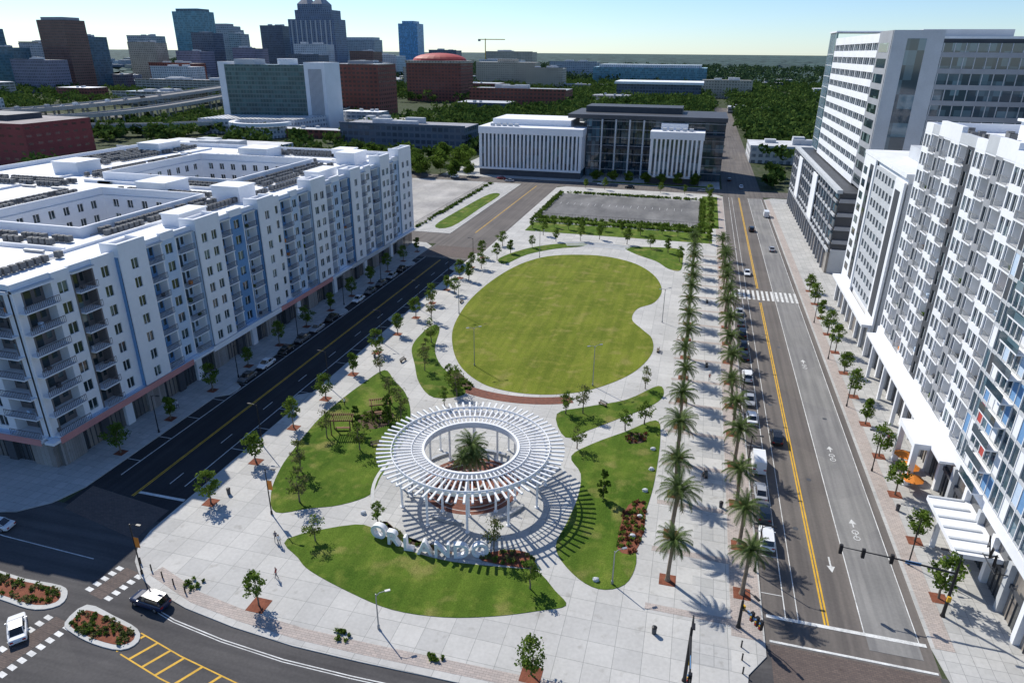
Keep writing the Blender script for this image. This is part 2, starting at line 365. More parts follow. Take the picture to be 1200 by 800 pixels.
def polyl(pts,w,k,z=.05):
    for (ax,ay),(bx,by) in zip(pts[:-1],pts[1:]):
        mb.rbox((ax+bx)/2,(ay+by)/2,math.atan2(by-ay,bx-ax),math.hypot(bx-ax,by-ay)+.02,w,z-.012,z,k)
kc=[(-58,51),(-52,49.4),(-45,48.4),(-37,47.8),(-29,47.8),(-10,48.3),(10,48.6)]
polyl([(x,y-1.8) for x,y in kc],.12,'white_line')
polyl([(x,y-2.1) for x,y in kc],.1,'white_line',.048)
hb=[(-54.3,43.5),(-48,42.0),(-40,40.6),(-30,39.8)]
polyl([(x,y+1.5) for x,y in hb],.15,'yellow_line'); polyl([(x,y-1.5) for x,y in hb],.15,'yellow_line')
for t in np.arange(0,3,.33):
    i=int(t); f=t-i; cx=hb[i][0]*(1-f)+hb[i+1][0]*f; cy=hb[i][1]*(1-f)+hb[i+1][1]*f
    mb.rbox(cx,cy,math.radians(62),3.0,.3,.038,.052,'yellow_line')
polyl([(-82,49.5),(-100,51.5),(-130,54)],.14,'yellow_line')
polyl([(-80,43.5),(-100,45),(-130,47)],.14,'yellow_line',.052)
polyl([(-69,53.5),(-84,54),(-100,55.8)],.12,'white_line',.052)
mb.obj('road_markings')
mb=MB()
for x,y in((18.5,84),(21.8,97),(18,121),(22,150),(27,118)): mb.ring(x,y,0,.38,.02,.05 if x>24 else .03,14,'dgrey')
mb.obj('manhole_covers')

# ------------------------------------------------------------------ sun direction, world, camera
world=bpy.data.worlds.new('World'); scene.world=world; world.use_nodes=True
wn=world.node_tree; bg=wn.nodes['Background']
sky=wn.nodes.new('ShaderNodeTexSky'); sky.sky_type='NISHITA'; sky.sun_disc=False
EL=math.radians(43.3); SAZ=math.atan2(-.79,.61)
sky.sun_elevation=EL; sky.sun_rotation=SAZ%(2*pi); sky.altitude=50; sky.dust_density=.1; sky.air_density=.9; sky.ozone_density=4
tint=wn.nodes.new('ShaderNodeMix'); tint.data_type='RGBA'; tint.blend_type='MULTIPLY'; tint.inputs[0].default_value=1; tint.inputs[7].default_value=(.80,.90,1.03,1)
wn.links.new(sky.outputs[0],tint.inputs[6]); wn.links.new(tint.outputs[2],bg.inputs[0]); bg.inputs[1].default_value=.135
sd=bpy.data.lights.new('sun','SUN'); sd.energy=5.0; sd.angle=math.radians(.5); sd.color=(1,.955,.87)
so=mkobj('sun',sd); D=Vector((.79*cos(EL),-.61*cos(EL),-sin(EL))); so.rotation_euler=D.to_track_quat('-Z','Y').to_euler()

yaw=math.radians(14.7);p=math.atan(339/800);ro=math.radians(.5)
F=Vector((-sin(yaw)*cos(p),cos(yaw)*cos(p),-sin(p))); R=Vector((cos(yaw),sin(yaw),0)); U=R.cross(F)
R2=R*cos(ro)+U*sin(ro); U2=U*cos(ro)-R*sin(ro)
cd=bpy.data.cameras.new('camera'); cam=mkobj('camera',cd); cd.lens=24; cd.sensor_width=36; cd.clip_end=60000; cd.clip_start=.5
mw=Matrix(((R2.x,U2.x,-F.x,0),(R2.y,U2.y,-F.y,0),(R2.z,U2.z,-F.z,60),(0,0,0,1))); cam.matrix_world=mw
scene.camera=cam
scene.view_settings.view_transform='Standard'; scene.view_settings.look='None'; scene.view_settings.exposure=0

# ------------------------------------------------------------------ facades
def winbay(mb,u0,u1,n,z0,nf,fh,wall,ww=1.3,gap=1.5,sill=.7,head=2.5,gl='glass',mull=True):
    W=u1-u0; k=max(1,int((W-.5)/(ww+gap))); g=(W-k*ww)/(k+1)
    us=[u0+g+i*(ww+g) for i in range(k)]
    mb.lb(u0,u1,n-.34,n-.22,z0,z0+nf*fh,gl)
    prev=u0
    for a in us+[None]:
        e=a if a is not None else u1
        mb.lb(prev,e,n-.2,n,z0,z0+nf*fh,wall)
        if a is None: break
        for f in range(nf+1):
            b0=z0+f*fh-(fh-head) if f>0 else z0
            b1=z0+f*fh+sill if f<nf else z0+nf*fh
            mb.lb(a,a+ww,n-.2,n,b0,b1,wall)
            if f<nf and mull:
                mb.lb(a+ww/2-.04,a+ww/2+.04,n-.22,n-.12,b1,z0+f*fh+head,'white_paint')
                mb.lb(a,a+ww,n-.22,n-.13,z0+f*fh+head-.09,z0+f*fh+head,'white_paint')
        prev=a+ww
def balbay(mb,u0,u1,n,z0,nf,fh,wall,depth=1.7,proj=.35,side=None,bar=.3,rk='rail',slabk='white'):
    mb.lb(u0,u1,n-depth-.3,n-depth,z0,z0+nf*fh,wall)
    if side: 
        mb.lb(u0,u0+.3,n-depth,n,z0,z0+nf*fh,side); mb.lb(u1-.3,u1,n-depth,n,z0,z0+nf*fh,side)
    W=u1-u0
    for f in range(nf):
        z=z0+f*fh
        mb.lb(u0+W*.12,u0+W*.62,n-depth+.003,n-depth+.05,z+.12,z+2.4,'glass')
        mb.lb(u0+W*.37-.04,u0+W*.37+.04,n-depth+.05,n-depth+.08,z+.12,z+2.4,'white_paint')
        mb.lb(u0+W*.73,u0+W*.87,n-depth+.003,n-depth+.05,z+.9,z+2.3,'glass')
        a,b=(u0+.31,u1-.31) if side else (u0,u1)
        mb.lb(a,b,n-depth,n+proj,z-.12,z+.06,slabk)
        if random.random()<.5:
            q=random.uniform(a+.3,b-1); mb.lb(q,q+.55,n-.8,n-.3,z+.08,z+random.uniform(.5,.9),random.choice(['brown','dgrey','lgrey','leafB','banner','lblue']))
        mb.lb(a,b,n+proj-.08,n+proj-.02,z+1.1,z+1.18,rk)
        mb.lb(a,b,n+proj-.07,n+proj-.03,z+.16,z+.2,rk)
        c=int((b-a)/bar)
        for i in range(c+1):
            uu=a+i*(b-a)/c
            mb.lb(uu-.025,uu+.025,n+proj-.07,n+proj-.03,z+.2,z+1.1,rk)
    mb.lb(u0,u1,n-depth,n+proj*.5,z0+nf*fh-.25,z0+nf*fh-.01,slabk)

def apt_left():
    E=empty('apartment_block')
    z0=5.6; fh=3.3; nf=7; ztop=z0+nf*fh
    walls=MB(); 
    def face(fr,seq,total,dz=0.0):
        walls.fr=fr; u=0
        for kind,w,o in seq:
            w=min(w,total-u)
            if w<=.5: break
            n=o.get('n',0); t=o.get('t',1.4)+dz
            if kind=='w':
                winbay(walls,u,u+w,n,z0,nf,fh,o.get('c','white'),o.get('ww',1.7),o.get('g',1.3))
                walls.lb(u,u+w,n-.6,n+.02,ztop+.003,ztop+t,'white')
                if n>0:
                    walls.lb(u+.004,u+.25,-.3,n-.21,z0,ztop+.001,o.get('s','lblue')); walls.lb(u+w-.25,u+w-.004,-.3,n-.21,z0,ztop+.001,o.get('c','white'))
                    walls.lb(u,u+.5,n-3.5,n-.6,ztop+.003,ztop+t,'white'); walls.lb(u+w-.5,u+w,n-3.5,n-.6,ztop+.003,ztop+t,'white'); walls.lb(u+.5,u+w-.5,n-3.5,n-3.2,ztop+.003,ztop+t-.3,'white')
                    walls.lb(u+.5,u+w-.5,n-3.2,n-.6,ztop+.003,ztop+t-.8,'roofw')
            else:
                balbay(walls,u,u+w,n,z0,nf,fh,o.get('c','lblue'),o.get('d',1.7),o.get('p',.5),side=o.get('s','white'),rk=o.get('rk','rail'))
                walls.lb(u,u+w,n-.7,n-.2,ztop+.004,ztop+1.0+dz,'white')
                walls.lb(u,u+w,n-2.2,n+.5,ztop-.008,ztop+.15,'lgrey')
            u+=w
    T=dict(n=1.0,t=2.2,ww=1.5,g=1.4); TB=dict(n=1.0,t=2.2,ww=1.5,g=1.4,s='blue')
    B=dict(c='blue',s='white'); BL=dict(c='lblue',s='white'); LB=dict(c='lblue',ww=1.8); W_=dict(ww=1.8)
    seq=[('b',6.5,dict(p=1.2,c='brown')),('w',3.2,dict(t=.9)),('b',4.2,dict(c='brown',p=.9,rk='brown',s='brown')),('w',4.5,dict(t=1.0,ww=1.5)),('w',6,TB),
         ('b',4.6,B),('w',3.4,LB),('b',4.6,BL),('w',7,T),('b',4.4,B),('w',4,dict(c='blue',ww=1.8)),('b',4.4,BL),
         ('w',6,TB),('w',3.4,W_),('b',4.6,B),('w',3,dict(c='lblue',ww=1.6)),('b',4.6,BL),('w',7,dict(n=1,t=2.7)),
         ('b',4.4,B),('w',4.4,LB),('b',4.4,B),('w',6,TB),('b',4.6,BL),('w',3.4,W_),('b',4.6,B),('w',6.5,dict(n=1,t=3.2)),
         ('b',4.5,B),('w',3.4,LB),('w',12,dict(n=.6,t=3.5)),('b',4,B),('w',8,T)]
    face((-90,69,0,1,1,0),seq,141)
    face((-90.5,69,-1,0,0,-1),[('b',6.5,dict(p=1.2,c='brown')),('w',4,{}),('b',5,dict(c='brown')),('w',7,T),('b',5,dict(c='blue')),('w',5,{})]*3,95.5,.013)
    for fr,t in(((-186,210,1,0,0,1),95.3),((-186,209.5,0,-1,-1,0),140)):
        walls.fr=fr; winbay(walls,0,t,0,z0,nf,fh,'white',1.6,2.4,mull=False); walls.lb(0,t,-.4,0,ztop+.01,ztop+1.2,'white')
    walls.obj('walls_and_balconies',E)
    g=MB()
    for fi,(fr,t) in enumerate((((-90,69,0,1,1,0),141),((-90,69,-1,0,0,-1),96))):
        g.fr=fr; e=.004*fi
        g.lb(0.5,t,-.6,-.4,0.15,5.0,'glass_shop')
        u=.6;i=0
        while u<t-9:
            w=1.6 if i%3 else 4.2
            g.lb(u,u+w,-.4,.15,.15,4.9,'stone' if i%3==0 else ('dgrey' if i%3==1 else 'white')); 
            for q in range(3): g.lb(u+w+.9*(q+1),u+w+.9*(q+1)+.08,-.4,-.3,.15,3.8,'dgrey')
            g.lb(u+w,u+w+3.6,-.4,.0,3.8,4.9,'dgrey' if i%2 else 'lgrey'); u+=w+3.6; i+=1
        g.lb(-1.3 if fi==0 else 1.0,t,-.4,1.3,4.95+e,5.35+e,'white')
        g.lb(0.3,t,-.6,.5,5.36,5.597,'lblue'); g.lb(0 if fi==0 else 1.0,30,1.3,1.36,4.6,5.7,'pink'); g.lb(36,60,1.3,1.34,4.6,5.7,'white'); g.lb(60,84,1.3,1.36,4.6,5.7,'pink'); g.lb(95,120,1.3,1.35,4.6,5.7,'lgrey')
        g.lb(0.3,t,-.5,-.05,4.95,5.3,'dgrey')
    g.obj('retail_podium',E)
    r=MB(); c1=(-133,-106,97,130); c2=(-148,-110,147,184)
    zr=ztop
    def rs(a,b,c,d,z=zr,t=.4,k='roofw'): r.box(a,b,c,d,z-t,z,k)
    rs(-185.6,-90.45,69.45,97); rs(-185.6,-133,97,130); rs(-106,-90.45,97,130); rs(-185.6,-90.45,130,147); rs(-185.6,-148,147,184); rs(-110,-90.45,147,184); rs(-185.6,-90.45,184,209.6)
    for (a,b,c,d),h in((c1,1.7),(c2,1.9)):
        r.box(a-.5,a,c-.5,d+.5,zr,zr+h,'white'); r.box(b,b+.5,c-.5,d+.5,zr,zr+h,'white'); r.box(a,b,c-.5,c,zr,zr+h,'white'); r.box(a,b,d,d+.5,zr,zr+h,'white')
        r.box(a,b,c,d,5.2,5.6,'walk')
        for fr,t in(((a,c,1,0,0,1),b-a),((b,c,0,1,-1,0),d-c),((b,d,-1,0,0,-1),b-a),((a,d,0,-1,1,0),d-c)):
            r.fr=fr; winbay(r,.36,t-.36,.36,z0,nf,fh,'white',1.5,2.2)
    for a,b,c,d,h in((-104,-97,131,137,3.2),(-126,-118,133,141,2.6),(-168,-160,150,158,3),(-160,-150,104,112,2.8),(-104,-98,188,196,3.2),(-140,-130,192,200,2.6),(-120,-112,78,84,2.6),(-98,-94,108,116,2.2),(-98,-94,160,170,2.2),(-112,-106,200,206,2.4),(-176,-168,190,200,3)):
        r.box(a,b,c,d,zr,zr+h,'white'); r.box(a-.2,b+.2,c-.2,d+.2,zr+h,zr+h+.25,'roofw')
    for yy in(88,142,190): r.box(-150,-100.3,yy-.2,yy+.2,zr,zr+.7,'white')
    r.box(-100.2,-99.8,72,205,zr,zr+.5,'white'); r.box(-160.2,-159.8,72,205,zr,zr+.5,'white')
    r.obj('roof',E)
    a=MB()
    def rows(x0,x1,y0,y1,dx=1.35,dy=2.5):
        if x1-x0<y1-y0: dx,dy=dy,dx
        for x in np.arange(x0,x1,dx):
            for y in np.arange(y0,y1,dy):
                if random.random()<.12: continue
                a.box(x,x+.95,y,y+.95,zr+.2,zr+1.2,'ac'); a.ring(x+.47,y+.47,.05,.38,zr+1.2,zr+1.25,8,'black')
        if x1-x0>y1-y0:
            for y in np.arange(y0,y1,dy): a.box(x0-.3,x1+.3,y-.25,y-.1,zr+.1,zr+.24,'metal')
        else:
            for x in np.arange(x0,x1,dx): a.box(x-.25,x-.1,y0-.3,y1+.3,zr+.1,zr+.24,'metal')
    for q in((-132,-104,90,95),(-142,-137,98,128),(-104.6,-101,98,128),(-132,-108,142.5,145.5),(-156,-150.5,148,184),(-108.5,-103,149,184),(-146,-112,186,189),(-134,-104,73,78),(-178,-138,76,83),(-174,-150,134,141),(-146,-112,200,206),(-180,-166,166,206),(-132,-107,131.2,134),(-98.5,-96,72,86),(-98.5,-96,120,156)): rows(*q)
    for q in range(20):
        x=random.uniform(-180,-105); y=random.choice([86,141.2,193,132]); a.box(x,x+4,y,y+.5,zr+.1,zr+.5,'metal')
    a.obj('rooftop_condensers',E)
apt_left()

def apt_right():
    E=empty('apartment_tower')
    X=40; z0=9; fh=3.2; nf=12; zt=z0+nf*fh
    w=MB(); w.fr=(X,145,0,-1,-1,0)
    u=0;i=0
    pat=[('w',4.2,'white'),('b',4.0,'dgrey'),('w',2.6,'grey'),('b',4.0,'grey'),('w',4.2,'white'),('b',4.0,'dgrey'),('w',3.2,'dgrey')]
    while u<48:
        k,W,c=pat[i%7]; i+=1; W=min(W,50-u)
        if k=='w':
            winbay(w,u,u+W,.25,z0,nf,fh,c,1.5,.3,.55,2.75)
        else:
            balbay(w,u,u+W,.0,z0,nf,fh,c,1.6,.45,side='white',bar=.3,rk='metal')
        w.lb(u+.003,u+W-.003,-.5,.27,zt+.004,zt+(2.4 if (i//3)%2 else 1.5),'white' if c!='dgrey' else 'lgrey'); u+=W
    u0=u; w.lb(u0,u0+32,-.2,.4,z0,zt-2,'glass_b')
    for f in range(nf): w.lb(u0,u0+32,.4,.52,z0+f*fh-.2,z0+f*fh+.25,'lgrey')
    q=u0
    while q<u0+31:
        w.lb(q,q+.14,.4,.56,z0,zt-2,'white_paint'); 
        for f in range(nf):
            r=random.random()
            if r<.36: w.lb(q+.15,q+1.4,.4,.47,z0+f*fh+.28,z0+(f+1)*fh-.22,random.choice(['blue','blue','lblue','lblue','red','dgrey','white','white']))
        q+=1.55
    for f in range(nf):
        balu=u0+6
        w.lb(balu,balu+5,.57,1.9,z0+f*fh-.15,z0+f*fh+.05,'white'); w.lb(balu,balu+5,1.84,1.9,z0+f*fh+.05,z0+f*fh+1.1,'glass_b')
    w.fr=(X+.4,145,1,0,0,1); winbay(w,0,39,0,z0,nf,fh,'white',1.4,1.8,mull=False); w.lb(0,39,-.4,0,zt,zt+1.5,'white')
    w.obj('walls_and_balconies',E)
    r=MB(); r.box(X+.6,80,63,144.5,zt-.4,zt,'roofw'); r.box(X+.3,80,63,144.7,1,z0-.01,'grey'); r.box(X+2.5,79,63.5,144,z0,zt-1,'dgrey')
    r.box(52,66,112,138,zt,zt+2.6,'white'); r.box(51.5,66.5,111.5,138.5,zt+2.6,zt+3,'roofw'); r.box(52,70,75,100,zt,zt+3.2,'lgrey')
    for k in range(50):
        x=random.uniform(43,50); y=random.uniform(70,142); r.box(x,x+1,y,y+1,zt,zt+1,'ac')
    for y in range(112,136,3): r.box(66.6,68,y,y+2,zt,zt+1.2,'ac')
    r.obj('roof',E)
    g=MB(); g.fr=(X,145,0,-1,-1,0)
    g.lb(0,80,-.3,-.1,.15,7.6,'glass_shop'); g.lb(0,80,-.1,.6,7.41,9.0,'white'); g.lb(0,50,-.1,2.4,7.0,7.4,'white')
    for i,uu in enumerate(np.arange(.3,78,5)):
        g.lb(uu,uu+.8,-.1,.6,.15,7.0,'white' if i%2 else 'lgrey'); g.lb(uu+.8,uu+5,-.1,.15,3.9,4.5,'dgrey')
        for q in range(3): g.lb(uu+1.8+q,uu+1.88+q,-.1,.02,.15,3.9,'dgrey')
    for uu in(6,16,26): g.lb(uu,uu+.6,1.8,2.38,.15,7.0,'white')
    g.lb(38,46,2.41,4.6,6.6,7.5,'white'); g.lb(38,38.8,3.8,4.59,.15,6.6,'white'); g.lb(45.2,46,3.8,4.59,.15,6.6,'white')
    g.lb(56,68,-.1,5.0,4.6,5.2,'white')
    for q in range(6): g.lb(56+q*2.2,56.4+q*2.2,.65,4.95,5.2,5.35,'lgrey')
    g.lb(60,60.5,4.2,4.7,.15,4.6,'white');g.lb(67,67.5,4.2,4.7,.15,4.6,'white')
    g.obj('street_podium',E)
apt_right()

def block2():
    E=empty('mid_rise_building')
    X=40; w=MB(); w.box(X+.35,78,150.4,187.9,.1,37.6,'white')
    w.fr=(X,188,0,-1,-1,0)
    w.lb(0,12,-.1,.35,.15,37.9,'white'); w.lb(31,38,-.1,.35,.15,37,'white')
    winbay(w,12,31,.1,8,9,3.2,'lgrey',2.0,.7)
    w.lb(7.5,10.6,.35,.45,9,36.5,'dgrey')
    for f in range(9): w.lb(7.9,10.2,.45,.5,9.6+f*3,11.4+f*3,'glass'); w.lb(1.5,5,.35,.42,9.6+f*3,11.3+f*3,'glass')
    w.lb(32.5,36.2,.35,.45,8.5,35,'dgrey')
    w.lb(0,38,.5,2.4,6.6,7.2,'white'); w.lb(0.1,37.9,.36,.5,.15,6.2,'glass_shop')
    for q in np.arange(0,38,5.4): w.lb(q,q+.6,.5,1.0,.15,6.6,'white')
    w.box(X-.4,78.3,149.6,188.4,38,38.8,'roofw'); w.box(X+.2,78,149.9,188.2,37.6,38,'white')
    w.box(46,60,158,176,38.8,41.5,'lgrey')
    for i in range(14): w.box(62+i%4*2,63.4+i%4*2,155+i*2,156.4+i*2,38.8,40,'ac')
    w.fr=(X+.4,150,1,0,0,-1); winbay(w,0,37,0,8,9,3.2,'lgrey',1.6,1.6); w.lb(0,37,-.3,-.01,.15,8,'lgrey')
    w.obj('walls_and_roof',E)
block2()

def office_tower():
    E=empty('office_tower')
    w=MB(); X=46; y0,y1=213,316
    z0=25; fh=3.9; nf=10; zt=z0+nf*fh
    w.box(X+.6,84,y0+.5,y1-.3,z0-1,zt,'dgrey')
    w.fr=(X,y1,0,-1,-1,0)
    w.lb(0,14,-.1,.5,z0,zt+3.5,'glass_t')
    for f in range(nf): w.lb(0,14,.5,.56,z0+f*fh-.1,z0+f*fh+.1,'white_paint')
    for q in np.arange(0,14,1.75): w.lb(q,q+.1,.5,.6,z0,zt+3.5,'white_paint')
    w.lb(14,88,-.3,0,z0,zt,'glass')
    for f in range(nf+1):
        w.lb(14,88,0,.35,z0+f*fh-.8,z0+f*fh+1.1 if f<nf else z0+f*fh+1.6,'white')
    for i,q in enumerate(np.arange(14,88,3.1)):
        w.lb(q,q+(1.2 if i%3==0 else .4),0.002,.3,z0,zt,'lgrey')
    w.lb(88,103,-.3,.45,z0-.3,zt+2,'grey'); 
    for f in range(nf): w.lb(90,101,.45,.5,z0+f*fh+.6,z0+f*fh+2.9,'glass')
    w.fr=(X-.3,y0-.1,1,0,0,-1)
    w.lb(0,12,-.1,.3,z0-.3,zt+2.01,'lgrey'); w.lb(3.5,8,.3,.36,z0,zt,'glass_b')
    w.lb(12,38,-.4,.1,z0-.3,zt-1,'glass_b')
    for f in range(nf): w.lb(12,38,.1,.3,z0+f*fh-.5,z0+f*fh+.7,'grey')
    for q in np.arange(12.2,38,2.6): w.lb(q,q+.2,.1,.25,z0,zt-1,'lgrey')
    w.obj('tower_walls',E)
    r=MB(); r.box(X+.4,84,y0+.5,y1-15,zt,zt+.6,'roofw'); r.box(X+10,78,y0+14,y1-20,zt+.6,zt+2.6,'lgrey'); r.box(X-1,70,y1-16,y1+.6,zt+3.6,zt+4.1,'white')
    r.obj('roof',E)
    g=MB(); PXx=40; g.box(PXx+.6,90,214,318,.15,23.6,'dgrey'); g.fr=(PXx,318,0,-1,-1,0)
    g.lb(0,105,-.6,.0,.15,6.5,'glass_shop'); g.lb(0,105,-.1,.4,6.5,7.4,'lgrey')
    for f in range(4): 
        g.lb(0,105,-.1,.3,7.4+f*4+1.5,7.4+f*4+2.2,'grey' if f%2 else 'lgrey'); g.lb(0,105,-.4,-.1,7.4+f*4+2.6,7.4+f*4+4.6 if f<3 else 23.5,'glass_b')
    for q in np.arange(0,104,5.2): g.lb(q,q+.5,0,.45,.15,23.58,'grey')
    for q in (20,60): g.lb(q,q+9,.46,.8,8,23,'white')
    g.lb(-.3,105.3,-1,.5,23.6,24.6,'lgrey')
    g.fr=(PXx+.7,213.6,1,0,0,-1)
    for f in range(4): g.lb(0,44,-.4,.3,7.4+f*4+1.5,7.4+f*4+2.6,'grey')
    g.lb(0,44,-.1,.3,.15,7.2,'lgrey')
    g.obj('parking_podium',E)
office_tower()
M['f_back']=far_mat('grey_glass_facade',(.2,.21,.23),(.03,.045,.06),(.4,.4,.4),3.8,2.4,.6,.8)
def simple_building(name,parts):
    mb=MB()
    for q in parts: mb.box(*q)
    return mb.obj(name)
simple_building('glass_office_building',[(90.5,150,196,300,0,58,'f_back'),(95,145,205,290,58,61,'lgrey'),(86,120,150,190,0,50,'f_back')])

# ------------------------------------------------------------------ courthouse
def courthouse():
    E=empty('courthouse'); w=MB()
    def fins(x0,x1,y,h,dep):
        w.box(x0+.1,x1-.1,y+.8,y+dep-.1,.1,h-3.4,'glass_b'); w.box(x0-.4,x1+.4,y-.2,y+dep,h-3.4,h,'white'); w.box(x0+.1,x1-.1,y+.05,y+.8,.1,3.2,'dgrey')
        w.box(x0,x0+1.4,y,y+dep*.98,4.2,h-3.4,'white'); w.box(x1-1.4,x1,y,y+dep*.98,4.2,h-3.4,'white')
        for x in np.arange(x0+2.6,x1-2,2.1): w.box(x,x+.95,y,y+.9,4.2,h-3.4,'white')
        w.box(x0,x1,y-.3,y+.9,3.2,4.2,'white')
        w.box(x0+4,x1-8,y+12,y+dep-4,h,h+3,'white'); 
        for i in range(5): w.box(x0+5+i*3.2,x0+7+i*3.2,y+4,y+6,h,h+1.4,'lgrey')
    fins(-111,-57,352,24.5,44); fins(-23,2,351,25,14)
    w.obj('fin_wings',E)
    g=MB(); g.box(-56.5,-50,364,405,.1,29,'glass_b'); g.box(-50,-24,375,405,.1,29,'glass_b'); g.box(-24,12,366,405,.1,29,'glass_b'); g.box(-66.5,12.5,363,405.5,29,31,'dgrey'); g.box(-66,-56.5,397,405,.1,29,'glass_b')
    g.box(3,12,360,363,22,23,'dgrey'); g.box(-50,-24,367,375,14,15,'dgrey')
    for x in np.arange(-56,12,2): g.box(x,x+.15,363.8,364,.2,29,'dgrey')
    for z in range(4,29,4): g.box(-56.5,12,363.7,363.8,z,z+.3,'grey')
    for x in(-49,-42,-35,-28): g.box(x,x+.8,362,362.8,.1,29,'lgrey')
    g.box(-60,-10,380,400,31,34,'dgrey')
    g.obj('glass_centre',E)
courthouse()

# ------------------------------------------------------------------ skyline
fm=lambda n,*a,**k: M.__setitem__(n,far_mat(n,*a,**k))  # bluish cast mixed into several tower colours in place of distance haze
fm('t_brown',(.2,.11,.09),(.07,.055,.055),(.3,.28,.26),3.9,4,.5,.7)
fm('t_teal',(.15,.3,.36),(.07,.18,.24),(.3,.4,.42),3.9,3,.75,.85)
fm('t_dteal',(.1,.17,.21),(.05,.1,.14),(.3,.3,.3),3.9,3,.7,.8)
fm('t_grey',(.4,.42,.45),(.12,.15,.19),(.4,.4,.4),3.8,5,.5,.75)
fm('t_dark',(.13,.155,.2),(.045,.065,.1),(.3,.3,.32),4,4,.6,.75)
fm('t_navy',(.17,.22,.3),(.045,.075,.14),(.3,.33,.38),4,4.5,.7,.55)
fm('t_blue',(.13,.3,.46),(.07,.22,.4),(.3,.3,.3),4,3,.8,.9)
fm('t_white',(.62,.63,.65),(.17,.2,.24),(.62,.62,.62),3.5,4,.5,.6)
fm('t_red',(.27,.085,.06),(.06,.035,.035),(.4,.35,.3),3.9,4.5,.5,.6)
fm('t_beige',(.5,.43,.34),(.17,.15,.13),(.5,.48,.44),3.6,4,.5,.5)
fm('t_green',(.15,.2,.19),(.05,.1,.1),(.4,.42,.4),3.4,3,.7,.85)
fm('t_conc',(.45,.42,.38),(.1,.095,.09),(.5,.48,.45),3.2,7,.5,.85)
fm('t_dred',(.18,.04,.04),(.07,.03,.03),(.25,.22,.22),4,6,.3,.5)
fm('t_purple',(.28,.26,.33),(.08,.08,.11),(.4,.4,.4),4,3,.55,.6)
def tower(name,cx,cy,w,d,h,m,steps=()):
    mb=MB(); mb.box(cx-w/2,cx+w/2,cy-d/2,cy+d/2,-.5,h,m)
    z=h
    for (fw,fd,dh,mm) in steps:
        mb.box(cx-w*fw/2,cx+w*fw/2,cy-d*fd/2,cy+d*fd/2,z,z+dh,mm); z+=dh
    if not steps:
        for i in range(4):
            a=random.uniform(-.35,.2)*w; b=random.uniform(-.35,.2)*d; mb.box(cx+a,cx+a+w*.15,cy+b,cy+b+d*.15,h,h+random.uniform(2,4.5),'lgrey')
        mb.box(cx-w/2-.3,cx+w/2+.3,cy-d/2-.3,cy-d/2+.5,h,h+1.2,m)
    return mb.obj(name)
tower('brown_office_tower',-968,940,50,40,99,'t_brown',((.8,.8,4,'grey'),))
tower('glass_office_tower',-1035,1060,34,34,78,'t_dteal')
tower('teal_glass_tower',-1000,1290,62,45,128,'t_teal',((.8,.8,5,'t_dteal'),))
tower('office_tower_block',-930,1230,48,30,88,'t_dark')
tower('grey_office_tower',-1045,1445,62,50,100,'t_grey',((.85,.85,7,'t_grey'),(.5,.5,5,'grey')))
tower('apartment_highrise',-965,1380,28,30,90,'t_grey')
tower('dark_office_tower',-1008,1590,60,40,112,'t_dark')
def suntower():
    mb=MB(); cx,cy=-790,1400
    mb.box(cx-52,cx+52,cy-25,cy+25,0,118,'t_navy'); mb.box(cx-36,cx+44,cy-22,cy+22,118,135,'t_navy'); mb.box(cx-30,cx+26,cy-20,cy+20,135,146,'t_navy')
    for a,b in((-30,-6),(2,26)):
        x0,x1=cx+a,cx+b; m=(x0+x1)/2
        mb.add([(x0,cy-20,146),(x1,cy-20,146),(x1,cy+20,146),(x0,cy+20,146),(m,cy-4,162),(m,cy+4,162)],[(0,1,4),(1,2,5,4),(2,3,5),(3,0,4,5)],'t_dark')
    for i in range(-4,5): mb.box(cx+i*11-1,cx+i*11+1,cy-26,cy-25,0,116,'lgrey')
    mb.obj('stepped_skyscraper')
suntower()
tower('white_office_building',-745,1300,70,30,70,'t_white')
tower('grey_hotel',-885,1800,85,50,86,'t_grey',((.9,.8,6,'t_white'),))
tower('blue_glass_tower',-865,2080,60,50,134,'t_blue',((.6,.9,7,'t_blue'),))
def hotel():
    mb=MB(); pts=[(-377,514),(-312.6,528),(-309.2,546),(-374,532)]
    mb.prism(signed(pts),0,49,'t_green'); mb.prism(signed([(-312.5,526),(-296,529.5),(-293,549),(-309,546)]),0,51,'white')
    for i in range(12): mb.box(-309+.9*i,-308.7+.9*i,526.4+.19*i,526.9+.19*i,5,46,'grey')
    mb.prism(signed([(-382,512.6),(-377.1,513.7),(-374.1,533),(-379,532)]),0,51,'white')
    mb.box(-370,-352,518,534,49,53,'lgrey'); mb.ring(-330,532,0,8,49,53.5,18,'white')
    mb.prism(signed([(-375,470),(-300,485),(-296,525),(-375,510)]),0,11,'t_white'); mb.ring(-318,470,20,24,8.5,11,24,'white',pi,2*pi); mb.ring(-318,470,0,20,0,8,24,'t_white',pi,2*pi)
    mb.obj('hotel_slab')
hotel()
tower('red_brick_office',-333,668,56,42,48,'t_red',((.3,.5,3,'grey'),))
def domeb():
    mb=MB(); cx,cy=-338,905; mb.box(cx-37,cx+37,cy-25,cy+25,0,46,'t_red'); mb.box(cx-38,cx+38,cy-26,cy+26,46,49,'t_beige')
    pr=None
    for i in range(7):
        a=i/6*pi/2; r=36*cos(a)+.01; z=49+9*sin(a)
        cur=[(cx+r*cos(t),cy+r*.68*sin(t),z) for t in np.linspace(0,2*pi,25)[:-1]]
        if pr: 
            mb.add(pr+cur,[(j,(j+1)%24,24+(j+1)%24,24+j) for j in range(24)],'red')
        pr=cur
    mb.obj('red_domed_office')
domeb()
tower('beige_institution',-350,1290,110,40,43,'t_beige',((.3,.6,5,'t_beige'),))
tower('beige_institution',-255,1180,60,35,36,'t_beige')
tower('brick_parking_garage',-205,815,112,45,21,'t_red')
